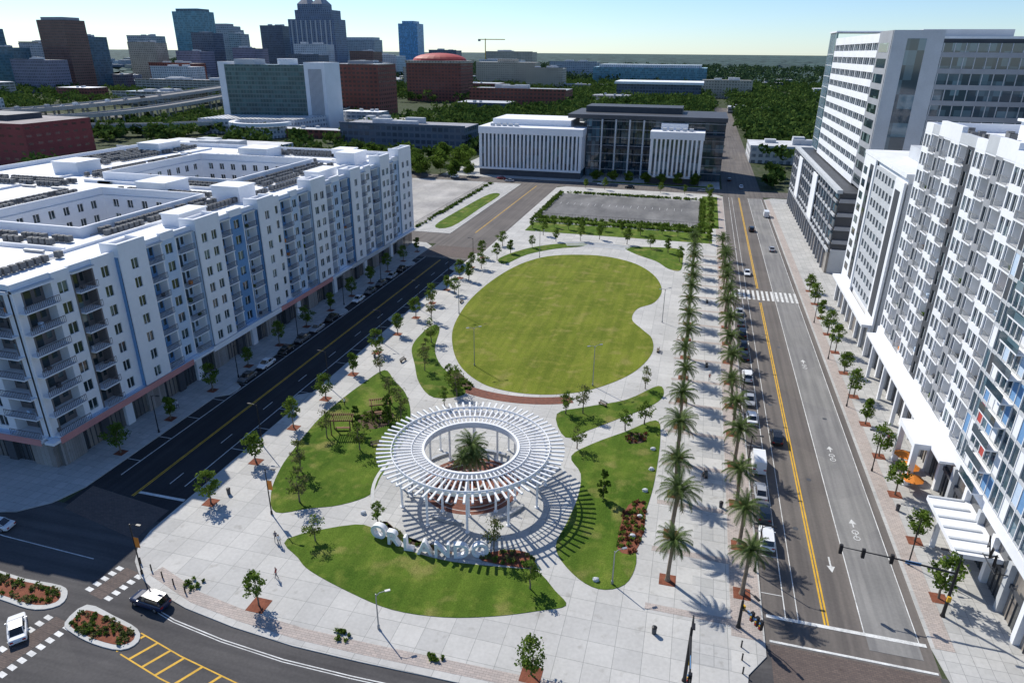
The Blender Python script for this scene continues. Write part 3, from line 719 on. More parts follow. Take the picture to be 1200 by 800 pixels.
tower('dark_office_low',-190,447,88,30,15,'t_dark')
tower('cream_office_low',-245,520,40,40,10,'t_beige')
tower('red_industrial_building',-400,318,110,44,23,'t_dred',((.6,.5,3,'dgrey'),))
tower('white_roof_warehouse',-275,350,80,50,9,'t_white')
tower('white_roof_warehouse',-255,300,50,34,8,'t_purple')
tower('glass_arena',-110,1500,220,90,34,'t_teal',((.9,.8,5,'t_white'),))
tower('convention_roof_building',-60,1010,110,60,22,'t_dark',((1.05,1.1,3,'roofw'),))
tower('convention_roof_building',30,1120,70,50,24,'t_beige')
tower('white_roof_hall',52,462,44,42,9,'t_white')
for q in ((-1050,820,70,40,52,'t_teal'),(-1150,900,60,50,74,'t_grey'),(-1240,1020,70,50,90,'t_dteal'),(-1120,1040,50,50,66,'t_grey'),(-860,1050,80,40,38,'t_red'),(-760,1130,60,40,34,'t_dark'),(-690,1500,80,50,50,'t_white'),(-600,1250,60,40,40,'t_grey'),
          (-560,1500,80,50,46,'t_teal'),(-470,1180,60,40,34,'t_beige'),(-1000,1150,60,30,70,'t_beige'),(-480,1800,120,50,60,'t_beige'),(-900,1150,50,40,56,'t_purple'),(-840,1230,50,40,62,'t_purple'),(-700,1200,60,36,52,'t_dark'),(-650,1330,50,40,58,'t_brown'),(-820,1000,70,40,34,'t_white'),(-940,860,60,40,44,'t_purple'),(-1010,880,40,30,60,'t_dteal'),(-700,1020,60,40,30,'t_beige'),(-520,1050,60,40,36,'t_grey'),(-420,1500,90,40,44,'t_white'),(-300,1700,110,50,40,'t_grey'),(-620,1700,70,40,62,'t_dark'),(-1130,1300,60,40,84,'t_grey'),(-1300,1200,60,40,70,'t_beige')): tower('office_midrise',*q)
tower('parking_garage',-700,880,150,50,20,'t_conc'); tower('parking_garage',-560,900,90,50,24,'t_white'); tower('parking_garage',-620,720,80,60,14,'t_conc')
BLD=[(-968,940,60),(-333,668,60),(-338,905,60),(-205,815,80),(-190,447,60),(-400,318,70),(-60,1010,80),(52,462,45),(-85,380,70),(-345,520,65),(-275,350,65),(-255,300,45)]
kinds=['t_white','t_beige','t_grey','t_conc','t_red','t_purple','t_dark','t_white']
names=['low_rise_building','warehouse','shop_building','flat_roof_house']
n=0
while n<190:
    y=random.uniform(430,2600); x=random.uniform(-1.25*y-100,.32*y+60)
    if x>-900 and x<30 and y<520 and y>340 and x>-130: continue
    if abs(x-20)<22 or any(math.hypot(x-a,y-b)<c for a,b,c in BLD): continue
    if -640<x<-440 and y<900: continue
    w,d=random.uniform(14,55),random.uniform(12,40); h=random.uniform(5,13) if x>-300 else random.uniform(6,26)
    if random.random()<.4 and x>-200: continue
    BLD.append((x,y,max(w,d)*.6)); n+=1
    mb=MB(); k=random.choice(kinds); mb.box(x-w/2,x+w/2,y-d/2,y+d/2,-.2,h,k); mb.box(x-w/2+.6,x+w/2-.6,y-d/2+.6,y+d/2-.6,h,h+.08,random.choice(['roofw','roofw','grey','lgrey']))
    for q in range(3):
        a,b=random.uniform(-.4,.3)*w,random.uniform(-.4,.3)*d; mb.box(x+a,x+a+2.5,y+b,y+b+2,h+.08,h+1.8,'lgrey')
    mb.obj(random.choice(names))
mb=MB(); cx,cy=-640,2100
mb.box(cx-1,cx+1,cy-1,cy+1,0,95,'yellow_line'); mb.box(cx-22,cx+60,cy-.8,cy+.8,92,94,'yellow_line'); mb.box(cx-22,cx-15,cy-1.5,cy+1.5,88,93,'grey'); mb.obj('tower_crane')

def highway(path,w,z,name):
    mb=MB(); P=path
    L=[];Rr=[]
    for i,(x,y) in enumerate(P):
        a=P[max(0,i-1)];b=P[min(len(P)-1,i+1)]; dx,dy=b[0]-a[0],b[1]-a[1]; l=math.hypot(dx,dy); nx,ny=-dy/l,dx/l
        L.append((x+nx*w/2,y+ny*w/2));Rr.append((x-nx*w/2,y-ny*w/2))
        mb.tube([(x+nx*w*.25,y+ny*w*.25,0),(x+nx*w*.25,y+ny*w*.25,z-1.5)],[.9,.9],'concr',8); mb.tube([(x-nx*w*.25,y-ny*w*.25,0),(x-nx*w*.25,y-ny*w*.25,z-1.5)],[.9,.9],'concr',8)
    for i in range(len(P)-1):
        q=[L[i],L[i+1],Rr[i+1],Rr[i]]; mb.prism(signed(q),z-1.6,z,'asph_lt','concr')
        for S in(L,Rr):
            (ax,ay),(bx,by)=S[i],S[i+1]; mb.rbox((ax+bx)/2,(ay+by)/2,math.atan2(by-ay,bx-ax),math.hypot(bx-ax,by-ay),.5,z-1.7,z+1.1,'concr')
    mb.obj(name)
def spline(p,n=8):
    out=[]
    for i in range(len(p)-1):
        p0,p1,p2,p3=p[max(0,i-1)],p[i],p[i+1],p[min(len(p)-1,i+2)]
        for j in range(n):
            t=j/n; out.append(tuple(.5*((2*p1[a])+(-p0[a]+p2[a])*t+(2*p0[a]-5*p1[a]+4*p2[a]-p3[a])*t*t+(-p0[a]+3*p1[a]-3*p2[a]+p3[a])*t**3) for a in(0,1)))
    out.append(p[-1]); return out
HW=spline([(-560,250),(-505,400),(-500,516),(-580,787),(-700,1100)])
highway(HW,20,17,'elevated_highway')
highway(spline([(-520,250),(-468,400),(-460,516),(-535,770),(-600,1000)]),14,13,'elevated_highway_ramp')
highway(spline([(-600,420),(-400,440),(-330,600),(-420,780)]),10,8,'elevated_highway_ramp')

# ------------------------------------------------------------------ vegetation
def leaves(centers,radii,per,size,seed,flat=.8):
    r=np.random.default_rng(seed)
    n=len(centers)*per
    c=np.repeat(np.array(centers),per,0); rad=np.repeat(np.array(radii),per)[:,None]
    d=r.normal(size=(n,3)); d/=np.linalg.norm(d,axis=1)[:,None]; q=r.random((n,1))**.45
    pos=c+d*q*rad*np.array([1,1,flat])
    a=r.normal(size=(n,3)); a/=np.linalg.norm(a,axis=1)[:,None]; b=np.cross(a,r.normal(size=(n,3))); b/=np.linalg.norm(b,axis=1)[:,None]
    s=(size*(.6+.8*r.random((n,1))))
    v=np.stack([pos-a*s-b*s*.5,pos+a*s*.3-b*s*.7,pos+a*s+b*s*.4,pos-a*s*.2+b*s*.7],1).reshape(-1,3)
    f=np.arange(n*4).reshape(-1,4)
    return v,f
def tree_mesh(name,h,cr,seed,per=42,size=.17,A='leafA',B='leafB',narrow=1.0,ncl=20,base=.36):
    rd=random.Random(seed); mb=MB()
    bend=[(0,0,0)]
    for i in range(1,5): bend.append((rd.uniform(-.08,.08)*i,rd.uniform(-.08,.08)*i,h*.7*i/4))
    mb.tube(bend,[.13,.11,.09,.06,.03],'bark',8)
    cl=[]
    for i in range(ncl):
        zz=h*(base+(1-base)*rd.random()); k=(zz/h-base)/(1-base); env=cr*narrow*(.45+1.1*k if k<.5 else 1.0-.95*(k-.5)*1.6)
        env=max(env,.25); a=rd.uniform(0,2*pi); rr=env*rd.uniform(.3,1.0)
        c=(rr*cos(a),rr*sin(a),zz); cl.append((c,rd.uniform(.3,.5)*cr*.9))
        if i%2==0:
            zb=max(h*.28,zz-rr*.9); zb=min(zb,h*.68); mb.tube([(0,0,zb),(c[0]*.5,c[1]*.5,(zb+zz)/2+.1),c],[.045,.03,.012],'bark',5,False)
    for key,part in((A,cl[::2]+cl[1::4]),(B,cl[3::4])):
        if not part: continue
        v,f=leaves([c for c,r in part],[r for c,r in part],per,size,seed)
        o=len(mb.v); i=mb.mi(key); mb.v.extend(map(tuple,v)); mb.f.extend([tuple(q+o) for q in f]); mb.m.extend([i]*len(f))
    return mb.mesh(name)
ST=[tree_mesh('street_tree_mesh',h,c,s,40,.155,ncl=24) for s,h,c in((1,5.4,1.9),(2,5.0,1.7),(3,5.9,1.8),(4,5.2,2.1),(5,4.6,1.5))]
LT=[tree_mesh('young_tree_mesh',5.6,1.8,11,30,.14,'leafO','leafA'),tree_mesh('young_tree_mesh',5.2,2.0,12,30,.14,'leafA','leafO'),tree_mesh('young_tree_mesh',6.2,2.1,13,30,.14,'leafO','leafB'),tree_mesh('young_tree_mesh',4.6,1.5,14,30,.14,'leafA','leafB')]
CT=tree_mesh('conical_tree_mesh',6.5,1.1,21,60,.15,'leafB','leafB',1.0,24,.12)
BT=[tree_mesh('live_oak_mesh',9,4.8,s,110,.32,'leafB' if s==32 else 'leafA','leafA' if s==32 else 'leafB',1,28,.3) for s in(31,32,33)]
def place(name,me,x,y,s=1,z=.15): 
    o=mkobj(name,me,loc=(x,y,z),rot=random.uniform(0,6.28)); o.scale=(s*random.uniform(.88,1.12),s*random.uniform(.88,1.12),s*random.uniform(.92,1.08)); return o
pits=MB()
def pit(x,y,a=.9): pits.box(x-a,x+a,y-a,y+a,.1,.18,'mulch'); 
i=0
for y in np.arange(67.5,205,11): place('street_tree',ST[i%5],-62.2,y,random.uniform(.85,1.05)); pit(-62.2,y); i+=1
for y in np.arange(75,205,11.4): place('street_tree',ST[i%5],-84.6,y,random.uniform(.85,1.05)); pit(-84.6,y,.8); i+=1
for y in np.arange(74.5,200,10.8): place('street_tree',ST[i%5],33.6,y,random.uniform(.95,1.15)); pit(33.6,y); i+=1
for x,y in((-44,52),(-11,51)): place('street_tree',ST[i%5],x,y,.85); pit(x,y,1.1); i+=1
for x,y in((-37,69.3),(-50,71),(-48,86),(-55,88),(-40,104),(-51,123),(-39,108),(-50,102),(-18,107),(-5,121),(-14,96),(-20,68),(-14,63),(-58,144),(-40,110),(-15,108),(-7,104),(-57,113),(-43.5,64),(-46,98),(-42,112),(-54,78),(-53,131),(-49,117),(-4,107)):
    place('young_tree',LT[i%4],x,y,random.uniform(.75,1.05),.2); i+=1
for x,y in((-8,83.5),(-51,91),(-47,95)): place('conical_tree',CT,x,y,random.uniform(.8,1),.2)
for x,y in((-55,207),(-50,216),(-44,226),(-36,229),(-12,226),(-6,222),(-2,212),(-20,229),(-57,198),(-59,188),(-59,176),(-59,164),(-30,233),(-50,233),(-60,215)): place('street_tree',ST[i%5],x,y,random.uniform(.8,1.1),.2); i+=1
for x in np.arange(-56,8,6.5): place('street_tree',ST[i%5],x+random.uniform(-1.5,1.5),245+random.uniform(-3,3),random.uniform(.7,1),.2); i+=1
for y in np.arange(238,326,14): place('street_tree',ST[i%5],7,y,1,.2); i+=1
for x in (-50,-41,-15,-4): place('street_tree',ST[i%5],x,327,.9,.15); i+=1
for x in np.arange(-48,4,8): place('live_oak',BT[i%3],x,348.5,.6,.15); i+=1
for x,y,s in((-112,232,.7),(-175,226,.9),(-205,240,1.2),(-230,262,1.2),(-258,272,1.2),(-160,332,.9),(-150,334,1),(-138,336,1.2),(-120,338,1),(-150,352,1.2),(-165,356,1.1),(-140,375,1.3),(-128,380,1.2),(-115,345,.8),(-145,345,1.1),(-132,349,1.2),(-125,360,1.3),(-160,370,1.3),(-172,345,1.2),(-180,365,1.3),(-155,325,1)): place('live_oak',BT[i%3],x,y,s,.05); i+=1

def palm_mesh(seed,h=6.3):
    rd=random.Random(seed); mb=MB(); lx,ly=rd.uniform(-.3,.3),rd.uniform(-.3,.3)
    pts=[(lx*t*t,ly*t*t,h*t) for t in(0,.08,.2,.4,.6,.85,.93,1.0)]
    mb.tube(pts,[.42,.3,.26,.25,.24,.27,.42,.22],'pbark',10)
    cx,cy=lx,ly
    vs=[];fs=[];ms=[]
    nf=40
    for i in range(nf):
        az=i*2.39996+rd.uniform(-.2,.2); k=i/nf; el=math.radians(80-92*k+rd.uniform(-8,8)); L=rd.uniform(2.5,3.1)
        p=Vector((cx,cy,h)); d=Vector((cos(az)*cos(el),sin(az)*cos(el),sin(el))); side=Vector((-sin(az),cos(az),0))
        seg=10; droop=rd.uniform(.10,.17)
        for j in range(seg):
            t=j/seg
            nxt=p+d*(L/seg); 
            up=side.cross(d).normalized()
            wl=.58*math.sin(pi*min(1,.18+t*.82))**.7*(.35+.65*min(1,t*4))+.05
            for sgn in(-1,1):
                for q in(0,.5):
                    b=p+d*(L/seg)*q; tip=b+side*sgn*wl*.82+d*.3-Vector((0,0,.14+rd.uniform(0,.08)))+up*.08
                    o=len(vs); vs+= [tuple(b),tuple(b+d*.12),tuple(tip)]; fs.append((o,o+1,o+2)); ms.append(k)
            o=len(vs); vs+=[tuple(p-side*.03),tuple(p+side*.03),tuple(nxt+side*.02),tuple(nxt-side*.02)]; fs.append((o,o+1,o+2,o+3)); ms.append(k)
            p=nxt; d=(d+Vector((0,0,-droop-.05*t))).normalized()
    o=len(mb.v); a=mb.mi('frond'); b=mb.mi('frond_dry'); mb.v+=vs
    for f,k in zip(fs,ms): mb.f.append(tuple(q+o for q in f)); mb.m.append(b if k>.96 else a)
    return mb.mesh('date_palm_mesh')
PM=[palm_mesh(s) for s in(1,2,3,4,5)]
j=0
for r,x in enumerate((2,10.8)):
    for y in (69.2,78.2,87.6,98,108,118.2,128.3,138.5,148.7,159,169.2,179.4,189.6,199.8,210,220.3):
        place('date_palm',PM[j%5],x,y-.2,random.uniform(.92,1.08)); pit(x,y-.2,1.0); j+=1
place('date_palm',PM[0],PX-.3,PY+.3,1.1,.3); place('date_palm',PM[2],PX+.9,PY-.5,.85,.3); place('date_palm',PM[1],PX-.6,PY-1.0,.75,.3)
pits.obj('tree_pit_mulch')

def shrubs(name,poly,n,size=.5,A='leafA',B='leafB',bed='mulch_b',z=.2,lf=.14,per=26):
    mb=MB(); poly=signed(poly)
    if bed: mb.prism(poly,.1,z+.01,bed)
    xs=[p[0] for p in poly];ys=[p[1] for p in poly]; c=[];r=[]; t=0
    while len(c)<n and t<n*30:
        t+=1; x,y=random.uniform(min(xs),max(xs)),random.uniform(min(ys),max(ys))
        if inpoly(x,y,poly): c.append((x,y,z+size*.45)); r.append(size*random.uniform(.6,1.1))
    for key,s0 in((A,0),(B,1)):
        if c[s0::2]:
            v,f=leaves(c[s0::2],r[s0::2],per,lf,len(mb.v)+3); o=len(mb.v); i=mb.mi(key); mb.v.extend(map(tuple,v)); mb.f.extend([tuple(q+o) for q in f]); mb.m.extend([i]*len(f))
    return mb.obj(name)
M['shrub_red']=leaf_mat('red_shrub',(.16,.05,.035),(.2,.1,.05))
shrubs('planting_bed',smooth([(-4.6,73),(-2.4,73),(-1.6,79),(-2.2,84),(-4.2,83),(-4.8,78)],3),70,.4,'shrub_red','leafA','mulch')
shrubs('planting_bed',smooth([(-21,66.2),(-14.5,66.6),(-15.5,69),(-18,69.2),(-21,67.6)],3),34,.4,'leafA','leafO','mulch')
shrubs('planting_bed',smooth([(-40,113),(-44,117.5),(-42.5,118.5),(-37.5,113),(-38,111)],3),34,.4,'leafB','leafA')
shrubs('planting_bed',smooth([(-53,95),(-49.5,92.5),(-47,95),(-48,99),(-52,99)],3),54,.5,'leafB','leafA')
shrubs('planting_bed',smooth([(-36.5,69.2),(-33,67.2),(-26,66.3),(-26,67),(-32.6,68.1),(-36,70.2)],3),30,.3,'leafA','leafO')
shrubs('planting_bed',smooth([(-6,100),(-3.5,101),(-3.5,104),(-6.5,102.6)],3),24,.4,'leafA','shrub_red')
for a,b,c,d in((-58,8,252.6,254.4),(-58,3.8,259.0,261.8),(3.4,5,261.2,313),(-60,-58.3,259,314),(-58,4,313,315)): shrubs('hedge',rect(a,b,c,d),int(((b-a)+(d-c))*2.6),.9,'leafB','leafA',None,.2,.24)
for a,b,c,d in((-152,-150,228,328),(-98,-96.5,229,327),(-150,-98,228,229.5)): shrubs('hedge',rect(a,b,c,d),int(((b-a)+(d-c))*1.3),.8,'leafB','leafB',None,.2,.25)
shrubs('kerb_planter',rect(-54.6,-52.8,52,53.6),10,.4,'leafB','leafA',None); shrubs('kerb_planter',rect(-33.6,-31.6,49.8,51),10,.35,'leafB','leafA',None); shrubs('kerb_planter',rect(-22.2,-20.4,49.9,51),10,.35,'leafB','leafA',None)
for P in ([(-80,48.4),(-74,48.3),(-68.9,48.5),(-67,47.6),(-66.4,45.9),(-68.5,44.6),(-72.5,44.7),(-80,45.6)],[(-63.4,46.8),(-59,46.2),(-55,45.3),(-53.6,43.8),(-54.6,42.4),(-58,42.3),(-61.5,42.9),(-63.6,43.9)]):
    Q=smooth(P,3); c=(sum(p[0] for p in Q)/len(Q),sum(p[1] for p in Q)/len(Q))
    slab('traffic_median',Q,0,.17,'kerb')
    inner=[(c[0]+(x-c[0])*.86,c[1]+(y-c[1])*.72) for x,y in Q]; shrubs('median_planting',inner,70,.38,'leafB','leafO','mulch',.18,.12)
for x,y in((-2.2,87),(-2.4,80.5),(-1.7,93),(-3,76),(-1.9,99),(-40,71),(-6.5,66.5)):
    mb=MB(); rd=random.Random(x*y)
    vs=[];
    for i in range(4):
        for jj in range(8):
            t=2*pi*jj/8; r=.42*(1,1.05,.8,.35)[i]*rd.uniform(.8,1.2); vs.append((x+r*cos(t),y+r*sin(t)*.8,.18+(0,.2,.38,.45)[i]))
    fs=[(i*8+q,i*8+(q+1)%8,(i+1)*8+(q+1)%8,(i+1)*8+q) for i in range(3) for q in range(8)]+[tuple(24+q for q in range(8))]
    mb.add(vs,fs,'lgrey'); mb.obj('boulder')

def mass(name,spots,seed,per=80,k='mass',lf=1.0):
    r=np.random.default_rng(seed); C=[];Rr=[]
    for x,y,s in spots:
        hh=s*1.6
        for q in range(5): C.append((x+r.normal()*s*.45,y+r.normal()*s*.45,hh*r.uniform(.45,.95))); Rr.append(s*r.uniform(.45,.75))
    v,f=leaves(C,Rr,per//5,lf,seed,.7)
    me=bpy.data.meshes.new(name); me.from_pydata(v.tolist(),[],f.tolist()); me.materials.append(M[k]); mkobj(name,me)
sp=[]
def scat(x0,x1,y0,y1,n,s0=4,s1=6.5):
    for _ in range(n):
        x,y=random.uniform(x0,x1),random.uniform(y0,y1)
        if abs(x-20)<12 or any(abs(x-a)<c*.72 and abs(y-b)<c*.72 for a,b,c in BLD): continue
        sp.append((x,y,random.uniform(s0,s1)))
scat(-140,-20,420,700,480,4.5,7.5); scat(-10,200,420,900,1100,4.5,7.5); scat(-260,-120,470,760,380,4.5,7.5); scat(-330,-230,230,300,18); scat(-460,-360,400,500,60); scat(-420,-300,560,640,60)
scat(-60,8,408,430,25,3,5); scat(60,330,500,1500,900,6,9); scat(-700,100,850,1500,1700,6,9); scat(-470,-350,340,700,130); scat(-330,-180,330,470,90); scat(-240,-150,380,430,40,3,5)
scat(33,44,350,420,8,3,4); scat(-120,-66,400,430,14,3,5); scat(-1100,-600,480,900,500,5,8); scat(-150,10,700,990,320,6,9)
mass('distant_tree_mass',sp,5,60,lf=1.35)
sp2=[]
for _ in range(2600):
    y=random.uniform(1400,3200); x=random.uniform(-.9*y,.32*y+100); sp2.append((x,y,random.uniform(8,14)))
mass('distant_tree_mass',sp2,6,35,'mass_far',lf=2.5)
nx,ny=260,150
ys=1500*np.power(22.0,np.linspace(0,1,ny)); rr=np.random.default_rng(3)
X=np.linspace(-1.15,.62,nx)[None,:]*ys[:,None]*1.3+rr.normal(size=(ny,nx))*9; Y=np.repeat(ys[:,None],nx,1)+rr.normal(size=(ny,nx))*12
Z=np.clip(rr.normal(size=(ny,nx))*4+5,-2,15); 
v=np.stack([X,Y,Z],-1).reshape(-1,3); idx=np.arange(nx*ny).reshape(ny,nx)
f=np.stack([idx[:-1,:-1],idx[:-1,1:],idx[1:,1:],idx[1:,:-1]],-1).reshape(-1,4)
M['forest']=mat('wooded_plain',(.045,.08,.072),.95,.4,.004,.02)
me=bpy.data.meshes.new('wooded_plain'); me.from_pydata(v.tolist(),[],f.tolist()); me.materials.append(M['forest']); mkobj('wooded_plain',me)

# ------------------------------------------------------------------ pavilion
def pavilion():
    E=empty('ring_pavilion'); mb=MB(); z=6.3
    nF=76
    for i in range(nF):
        a=2*pi*i/nF; c,s=cos(a),sin(a); 
        r0,r1=7.0,13.7
        def P(r,w,zz): return (PX+r*c-w*s,PY+r*s+w*c,zz)
        t=.08; t1=.145
        vs=[P(r0,-t,z+.2),P(r1,-t1,z+.42),P(r1,t1,z+.42),P(r0,t,z+.2),P(r0,-t,z+.5),P(r1,-t1,z+.62),P(r1,t1,z+.62),P(r0,t,z+.5)]
        mb.add(vs,[(0,3,2,1),(4,5,6,7),(0,1,5,4),(1,2,6,5),(2,3,7,6),(3,0,4,7)],'white_paint')
    mb.obj('radial_slats',E)
    b=MB(); b.ring(PX,PY,6.8,7.15,z-.3,z+.65,84,'white_paint'); b.ring(PX,PY,10.9,11.2,z-.3,z+.3,84,'white_paint'); b.ring(PX,PY,11.5,11.6,z+.62,z+.9,84,'white_paint'); b.ring(PX,PY,8.6,8.7,z+.56,z+.75,84,'white_paint')
    b.obj('ring_beams',E)
    c=MB()
    for i in range(12):
        a=2*pi*(i+.5)/12
        for r in(7.5,11.05): 
            x,y=PX+r*cos(a),PY+r*sin(a); c.tube([(x,y,.15),(x,y,z-.2)],[.17,.17],'white_paint',12); c.tube([(x,y,.15),(x,y,.35)],[.32,.3],'white_paint',12)
        x0,y0,x1,y1=PX+7.3*cos(a),PY+7.3*sin(a),PX+11.1*cos(a),PY+11.1*sin(a)
        c.rbox((x0+x1)/2,(y0+y1)/2,a,3.8,.2,z-.32,z+.05,'white_paint')
    c.obj('columns',E)
    s=MB()
    for i in range(4):
        a0=i*pi/2+.25; s.ring(PX,PY,5.2,5.8,.5,.62,14,'brick_pav',a0,a0+1.1); s.ring(PX,PY,5.3,5.7,.2,.5,14,'conc',a0,a0+1.1)
    for rr_ in(2.6,3.9,6.4): s.ring(PX,PY,rr_,rr_+.14,.15,.206,48,'conc')
    s.ring(PX,PY,1.6,1.9,.2,.6,30,'conc'); s.ring(PX,PY,0,1.6,.2,.5,24,'mulch')
    for i in range(6):
        a=i*pi/3+.2; s.ring(PX,PY,9.0,9.55,.5,.62,10,'metal',a,a+.5); s.ring(PX,PY,9.1,9.45,.19,.5,10,'conc',a,a+.5)
    s.obj('seat_walls',E)
pavilion()

E=empty('orlando_letter_sign')
word='ORLANDO'
for i,ch in enumerate(word):
    t=i/6; x=-35.6+14.0*t; y=67.9-2.3*math.sin(pi*(.12+.76*t))
    cu=bpy.data.curves.new('letter','FONT'); cu.body=ch; cu.size=2.9; cu.extrude=.4; cu.offset=.05; cu.align_x='CENTER'
    ob=bpy.data.objects.new('letter_'+ch,cu); COL.objects.link(ob); ob.parent=E; ob.location=(x,y,.22); ob.rotation_euler=(pi/2,0,math.radians(-4+26*t)); cu.materials.append(M['white_paint'])
for x,y,a in((-53.5,90.5,.3),(-49.5,97.5,.5)):
    mb=MB()
    for sx in(-1.6,1.6):
        for sy in(-1.1,1.1): mb.box(sx-.08,sx+.08,sy-.08,sy+.08,0,2.6,'wood')
    for sy in(-1.1,1.1): mb.box(-2,2,sy-.06,sy+.06,2.6,2.8,'wood')
    for q in np.arange(-1.9,2,.35): mb.box(q-.04,q+.04,-1.5,1.5,2.8,2.95,'wood')
    mb.box(-1.2,1.2,.3,.8,.4,.5,'wood'); mb.box(-1.2,-1.1,.3,.8,0,.4,'wood'); mb.box(1.1,1.2,.3,.8,0,.4,'wood')
    o=mb.obj('shade_arbour'); o.location=(x,y,.2); o.rotation_euler=(0,0,a)

# ------------------------------------------------------------------ street lamps, signals, furniture
def lamp(x,y,h=8,ang=0,arms=1,banner=False,name='street_lamp',col='black'):
    mb=MB(); mb.tube([(0,0,0),(0,0,.5),(0,0,.55),(0,0,h)],[.16,.15,.09,.06],col,10)
    for k in range(arms):
        s=1 if k==0 else -1
        mb.tube([(0,0,h-.3),(s*.4,0,h+.05),(s*1.1,0,h+.12)],[.05,.04,.035],col,6)
        mb.box(min(s*1.0,s*1.6),max(s*1.0,s*1.6),-.14,.14,h+.06,h+.16,col); mb.box(min(s*1.1,s*1.5),max(s*1.1,s*1.5),-.11,.11,h+.04,h+.06,'headl')
    if banner:
        mb.box(.08,.75,-.02,.02,h*.55,h*.55+1.5,'banner'); mb.tube([(0,0,h*.55+1.5),(.8,0,h*.55+1.5)],[.02,.02],col,5); mb.tube([(0,0,h*.55),(.8,0,h*.55)],[.02,.02],col,5)
    o=mb.obj(name); o.location=(x,y,.15); o.rotation_euler=(0,0,ang)
for x,y,b in((-52.3,67.5,True),(-61,52.8,True),(-64,83,False),(-64,105,False),(-63.5,128,False),(-63.5,150,False),(-63.5,172,False),(-63.5,194,False)): lamp(x,y,7.5,pi if b is False else 0,1,b)
for y in(72,94,116,138,160,182,204): lamp(12.5,y+1.5,7,0,1,False)
for y in(80,102,124,146,168): lamp(31.6,y,7,pi,1,False)
for y in(82,104,126,148,170): lamp(-83.3,y,7,0,1,False)
for x,y in((-4.5,66.5),(-40,122),(-15,119.5),(-53,150),(-4,158),(-29,52.5),(-45,205)): lamp(x,y,8.5 if y>100 else 5,.6,2 if y>100 else 1,False,'park_light_pole','metal')
def signal(x,y,ang,L=11,h=6.6):
    mb=MB(); mb.tube([(0,0,0),(0,0,.4),(0,0,h+.6)],[.3,.2,.14],'black',12)
    mb.tube([(0,0,h-.4),(L*.5,0,h),(L,0,h+.15)],[.13,.09,.05],'black',10)
    for t in(.55,.8,1):
        mb.box(L*t-.18,L*t+.18,-.18,.18,h-.75,h+.45,'black')
        for q,k in((-.35,'taill'),(0,'yellow_line'),(.35,'blue')): mb.tube([(L*t,-.18,h-.15+q),(L*t,-.26,h-.15+q)],[.1,.1],k,8)
    mb.box(.3*L,.3*L+1.6,-.03,.03,h-.35,h+.1,'blue'); mb.box(-.2,.2,.15,.4,2.4,3.1,'yellow_line'); mb.tube([(0,0,h+.6),(0,0,h+2.2),(1.6,0,h+2.6)],[.09,.07,.05],'black',6); mb.box(1.4,2.2,-.15,.15,h+2.5,h+2.62,'black')
    o=mb.obj('traffic_signal'); o.location=(x,y,.15); o.rotation_euler=(0,0,ang)
signal(33.2,71.5,pi*.98,12); signal(4.5,54.5,-pi/2,10); signal(10.2,63.5,-.9,3,3.2)
mb=MB(); pts=[(38,74+.25*k+.5*sin(k*1.3),6.2+1.0*sin(k*1.9)+.1*k) for k in range(14)]
mb.tube(pts,[.09]*14,'black',6); mb.tube([(38,74,5.4),(39.6,74,5.4)],[.06,.06],'black',6); mb.tube([(38,77.2,5.4),(39.6,77.2,5.4)],[.06,.06],'black',6); mb.tube([(38,73.8,5.4),(38,77.6,5.4)],[.06,.06],'black',6); mb.obj('script_sign')
def bench(x,y,a):
    mb=MB()
    for q in(-.18,0,.18): mb.box(-.9,.9,q-.07,q+.07,.42,.46,'bark')
    for q in(.6,.78): mb.box(-.9,.9,.27,.31,q-.05,q+.06,'bark')
    for q in(-.75,.75): mb.box(q-.04,q+.04,-.25,.25,.05,.42,'black'); mb.box(q-.04,q+.04,.22,.27,.42,.86,'black')
    o=mb.obj('park_bench'); o.location=(x,y,.15); o.rotation_euler=(0,0,a)
for y in (93.6,135,176): bench(6.5,y,pi/2)
for x,y,a in((-46,88,.6),(-41,97,1.2),(-55,120,1.4),(-12,112,-.6),(-55,158,pi/2),(-3.8,140,-pi/2)): bench(x,y,a)
def bin_(x,y):
    mb=MB(); mb.tube([(0,0,0),(0,0,.85)],[.24,.28],'dgrey',12); mb.tube([(0,0,.85),(0,0,.95),(0,0,1.02)],[.31,.3,.12],'black',12); o=mb.obj('litter_bin'); o.location=(x,y,.15)
for x,y in((-61,70),(1,60),(8.6,86),(-61.5,120),(33,92),(32.6,60)): bin_(x,y)
def bollard(x,y):
    mb=MB(); mb.tube([(0,0,0),(0,0,.8),(0,0,.9),(0,0,.96)],[.09,.08,.1,.04],'black',10); o=mb.obj('bollard'); o.location=(x,y,.15)
for i in range(5): bollard(-62.5+i*2.2,54.2-i*.7+.1)
for y in (57,58.8,60.6): bollard(10.4,y)
for x,y in((36.0,98),(36.3,101.5),(36.6,105)):
    mb=MB(); mb.tube([(0,0,0),(0,0,2.3)],[.04,.03],'metal',6); mb.add([(1.6*cos(t),1.6*sin(t),2.0) for t in np.linspace(0,2*pi,9)[:-1]]+[(0,0,2.65)],[(q,(q+1)%8,8) for q in range(8)],'banner'); mb.obj('cafe_parasol').location=(x,y,.15)
    mb=MB(); mb.tube([(0,0,0),(0,0,.72)],[.04,.04],'metal',6); mb.ring(0,0,0,.45,.72,.76,14,'lgrey')
    for t in range(3):
        a=t*2.1; cx,cy=.85*cos(a),.85*sin(a); mb.box(cx-.2,cx+.2,cy-.2,cy+.2,.42,.46,'dgrey')
        for sx in(-.17,.17):
            for sy in(-.17,.17): mb.box(cx+sx-.02,cx+sx+.02,cy+sy-.02,cy+sy+.02,0,.42,'dgrey')
    mb.obj('cafe_table').location=(x+.6,y+1.8,.15)
mb=MB()
